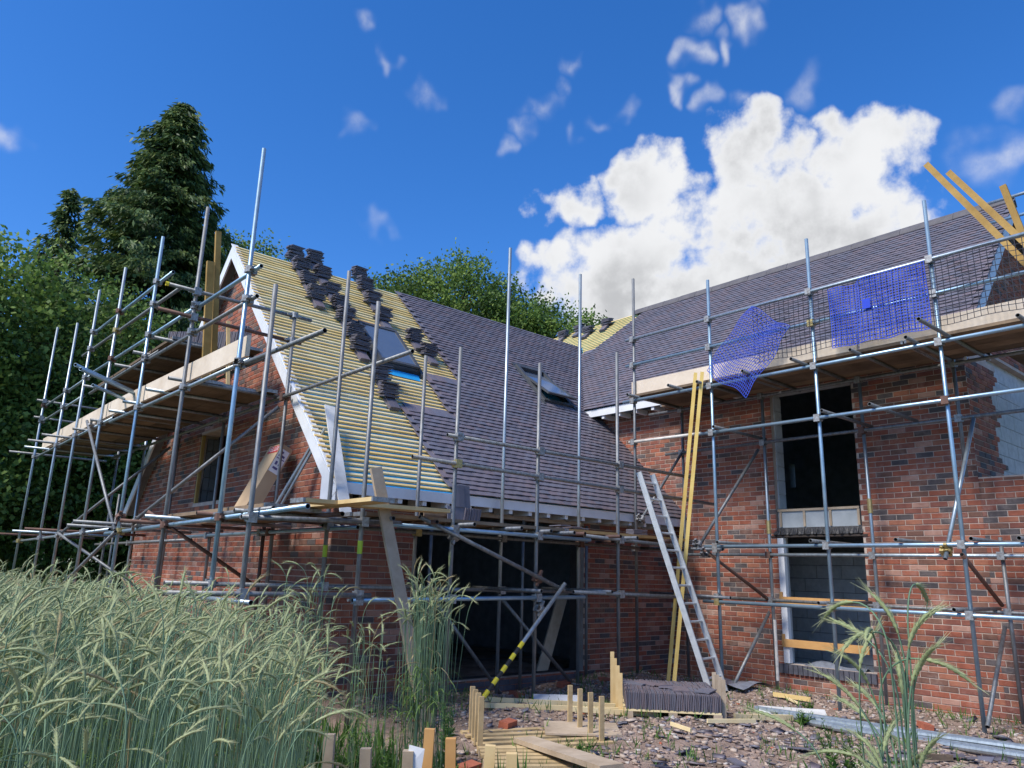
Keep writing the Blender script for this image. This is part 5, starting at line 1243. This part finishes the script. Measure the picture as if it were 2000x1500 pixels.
FIELD = [(-.3, 2.0), (1.02, 2.05), (1.35, 2.6), (1.9, 3.7), (2.55, 5.0), (2.75, 5.9), (2.45, 6.6), (2.5, 9), (2.4, 20.5), (-2.2, 20.5), (-1.6, 9), (-.9, 4.0)]
r1 = np.random.default_rng(8); cand = np.column_stack([r1.uniform(-2.5, 3, 60000), r1.uniform(2, 20.5, 60000)]); cand = cand[inpoly(cand, FIELD)]
dist = np.hypot(cand[:, 0], cand[:, 1]); keep = r1.random(len(cand)) < np.clip(1.15 - dist / 11, .18, 1) * .60; cand = cand[keep]
dist = np.hypot(cand[:, 0], cand[:, 1]); nr = dist < 4.2
hs = 1.11 + r1.normal(0, .08, len(cand)) + .06 * np.sin(cand[:, 0] * 2.1) + .05 * np.sin(cand[:, 1] * 1.7); hs = np.where(dist < 3.0, hs - .12 * (3.0 - dist), hs)
azc = np.degrees(np.arctan2(cand[:, 1], cand[:, 0])); hs -= np.clip((70 - azc) / 12, 0, 1) * .17
kind(rye('rye_field', gpts(cand), hs, TNEAR + TFAR, 1, 0.6, pick=np.where(nr, 0, 8) + r1.integers(0, 8, len(cand))), 'stuff')


def clump(c, rad, n, h, hv, label, seed, tm=TNEAR, tilt=.03):
    r_ = np.random.default_rng(seed); P = np.array(c)[None] + r_.normal(0, rad, (n, 2)); o = rye('rye_clump', gpts(P), h + r_.normal(0, hv, n), tm, seed, tilt=tilt)
    recentre(o); tag(o, label, 'rye', 'clumps of rye'); return o


clump((3.18, 4.55), .075, 100, 1.20, .11, 'tall bluish clump of rye beside the wide dark opening', 41)
clump((3.42, 4.62), .05, 9, 1.12, .12, 'few thin dry rye stalks right of the tall clump', 42)
clump((2.50, 4.95), .07, 45, 1.22, .12, 'tallest rye tuft against the brick corner of the wing', 43)
clump((2.75, 4.6), .10, 30, .95, .12, 'shorter drooping rye at the field edge before the brick pier', 46)
clump((1.62, .705), .03, 30, 1.13, .16, 'close rye clump with large bent ears before the window wall', 44, TCL, .02)
clump((1.80, .585), .035, 3, 1.06, .05, 'lone drooping rye ears at the right of the close clump', 45)

clump((1.66, .72), .05, 34, .92, .12, 'shorter rye stems crowding round the foot of the close clump', 47, TCL, .03)

# --- weeds
WD = [lmat('weed_leaf', (.085, .19, .035), (.05, .12, .02), .3, 2), lmat('weed_leaf_light', (.16, .27, .06), (.10, .19, .04), .3, 2)]


def weed(x, y, h, n, spread, label, seed, leaf=.09):
    r_ = np.random.default_rng(seed); z0 = float(gz(x, y)); k = 5; AV, AF, AM, nb = [], [], [], 0
    for q in range(k):
        hx, hy = r_.normal(0, spread * .5, 2); hh = h * r_.uniform(.65, 1)
        t_ = r_.random(n // k); P = np.stack([x + hx * (.4 + t_), y + hy * (.4 + t_), z0 + hh * t_], 1); a = r_.uniform(0, 6.28, len(t_))
        D = unit(np.stack([np.cos(a), np.sin(a), r_.uniform(.1, .9, len(t_))], 1)); U = unit(np.cross(D, np.array((0, 0, 1)) + r_.normal(size=D.shape) * .3)); L = leaf * (1.25 - t_) * r_.uniform(.6, 1.2, len(t_)); W_ = L * .13
        V, F, m_ = quads(P, D, U, L, W_, r_.integers(0, 2, len(t_))); AV.append(V); AF.append(F + nb); AM.append(m_); nb += len(V)
        s = np.linspace(0, 1, 6); c = np.stack([x + hx * (.4 + s), y + hy * (.4 + s), z0 - .02 + hh * s], 1)
        for w in (np.array((.003, 0, 0)), np.array((0, .003, 0))):
            V = np.stack([c - w, c + w], 1).reshape(-1, 3); F = np.array([(2 * i, 2 * i + 1, 2 * i + 3, 2 * i + 2) for i in range(5)]); AV.append(V); AF.append(F + nb); AM.append(np.zeros(5, int)); nb += len(V)
    o = recentre(npmesh('weed_plant', np.concatenate(AV), np.concatenate(AF), WD, np.concatenate(AM))); tag(o, label, 'weed', 'weeds on the building plot'); return o


weed(4.05, 5.35, .62, 700, .14, 'leafy green weed at the foot of the hazard taped tube', 51)
weed(5.6, 2.75, .62, 900, .14, 'tall feathery weed below the window sill behind the close rye', 52)
weed(5.2, 2.45, .35, 500, .2, 'low bushy weed beside the close rye clump', 53)
weed(4.35, 3.3, .45, 220, .03, 'single upright pale weed in front of the loaded pallet', 54)
weed(7.0, 1.75, .4, 700, .28, 'green weed tuft at the end of the brick wall', 55)
weed(4.9, 4.75, .22, 300, .14, 'low green weed between the pallets', 56, .07)
weed(8.3, 4.6, .15, 200, .1, 'small green weed by the plaster slab', 57, .08)
weed(3.0, 4.05, .5, 900, .2, 'soft green weed mass behind the split posts', 58, .07)
weed(2.75, 4.35, .55, 900, .2, 'feathery green weeds in front of the brick pier', 59, .07)
weed(2.5, 3.9, .45, 700, .18, 'green weeds crowding the labelled post', 60, .07)
weed(9.2, 5.0, .12, 160, .08, 'tiny weed near the wall base under the sill', 61, .06)
# sparse grass blades
r2 = np.random.default_rng(9); N = 5200; P = np.column_stack([r2.uniform(1.2, 10.6, N), r2.uniform(1.0, 8.0, N)]); dens_ = .5 + .5 * np.sin(P[:, 0] * 1.9 + 1) * np.sin(P[:, 1] * 2.3); P = P[(r2.random(N) < dens_ * .35) | ((P[:, 0] < 3.6) & (r2.random(N) < .8))]
N = len(P); per = 5; P3 = np.repeat(np.column_stack([P, gz(P[:, 0], P[:, 1])]), per, 0) + np.column_stack([r2.normal(0, .02, (N * per, 2)), np.zeros(N * per)])
D = unit(np.column_stack([r2.normal(0, .35, (N * per, 2)), np.ones(N * per)])); U = unit(np.cross(D, r2.normal(size=D.shape))); L = r2.uniform(.05, .16, N * per) * np.where(P3[:, 0] < 3.6, 2.2, 1)
V, F, m_ = quads(P3, D, U, L, L * .035 + .001, r2.integers(0, 2, N * per)); kind(npmesh('grass', V, F, WD, m_), 'stuff')
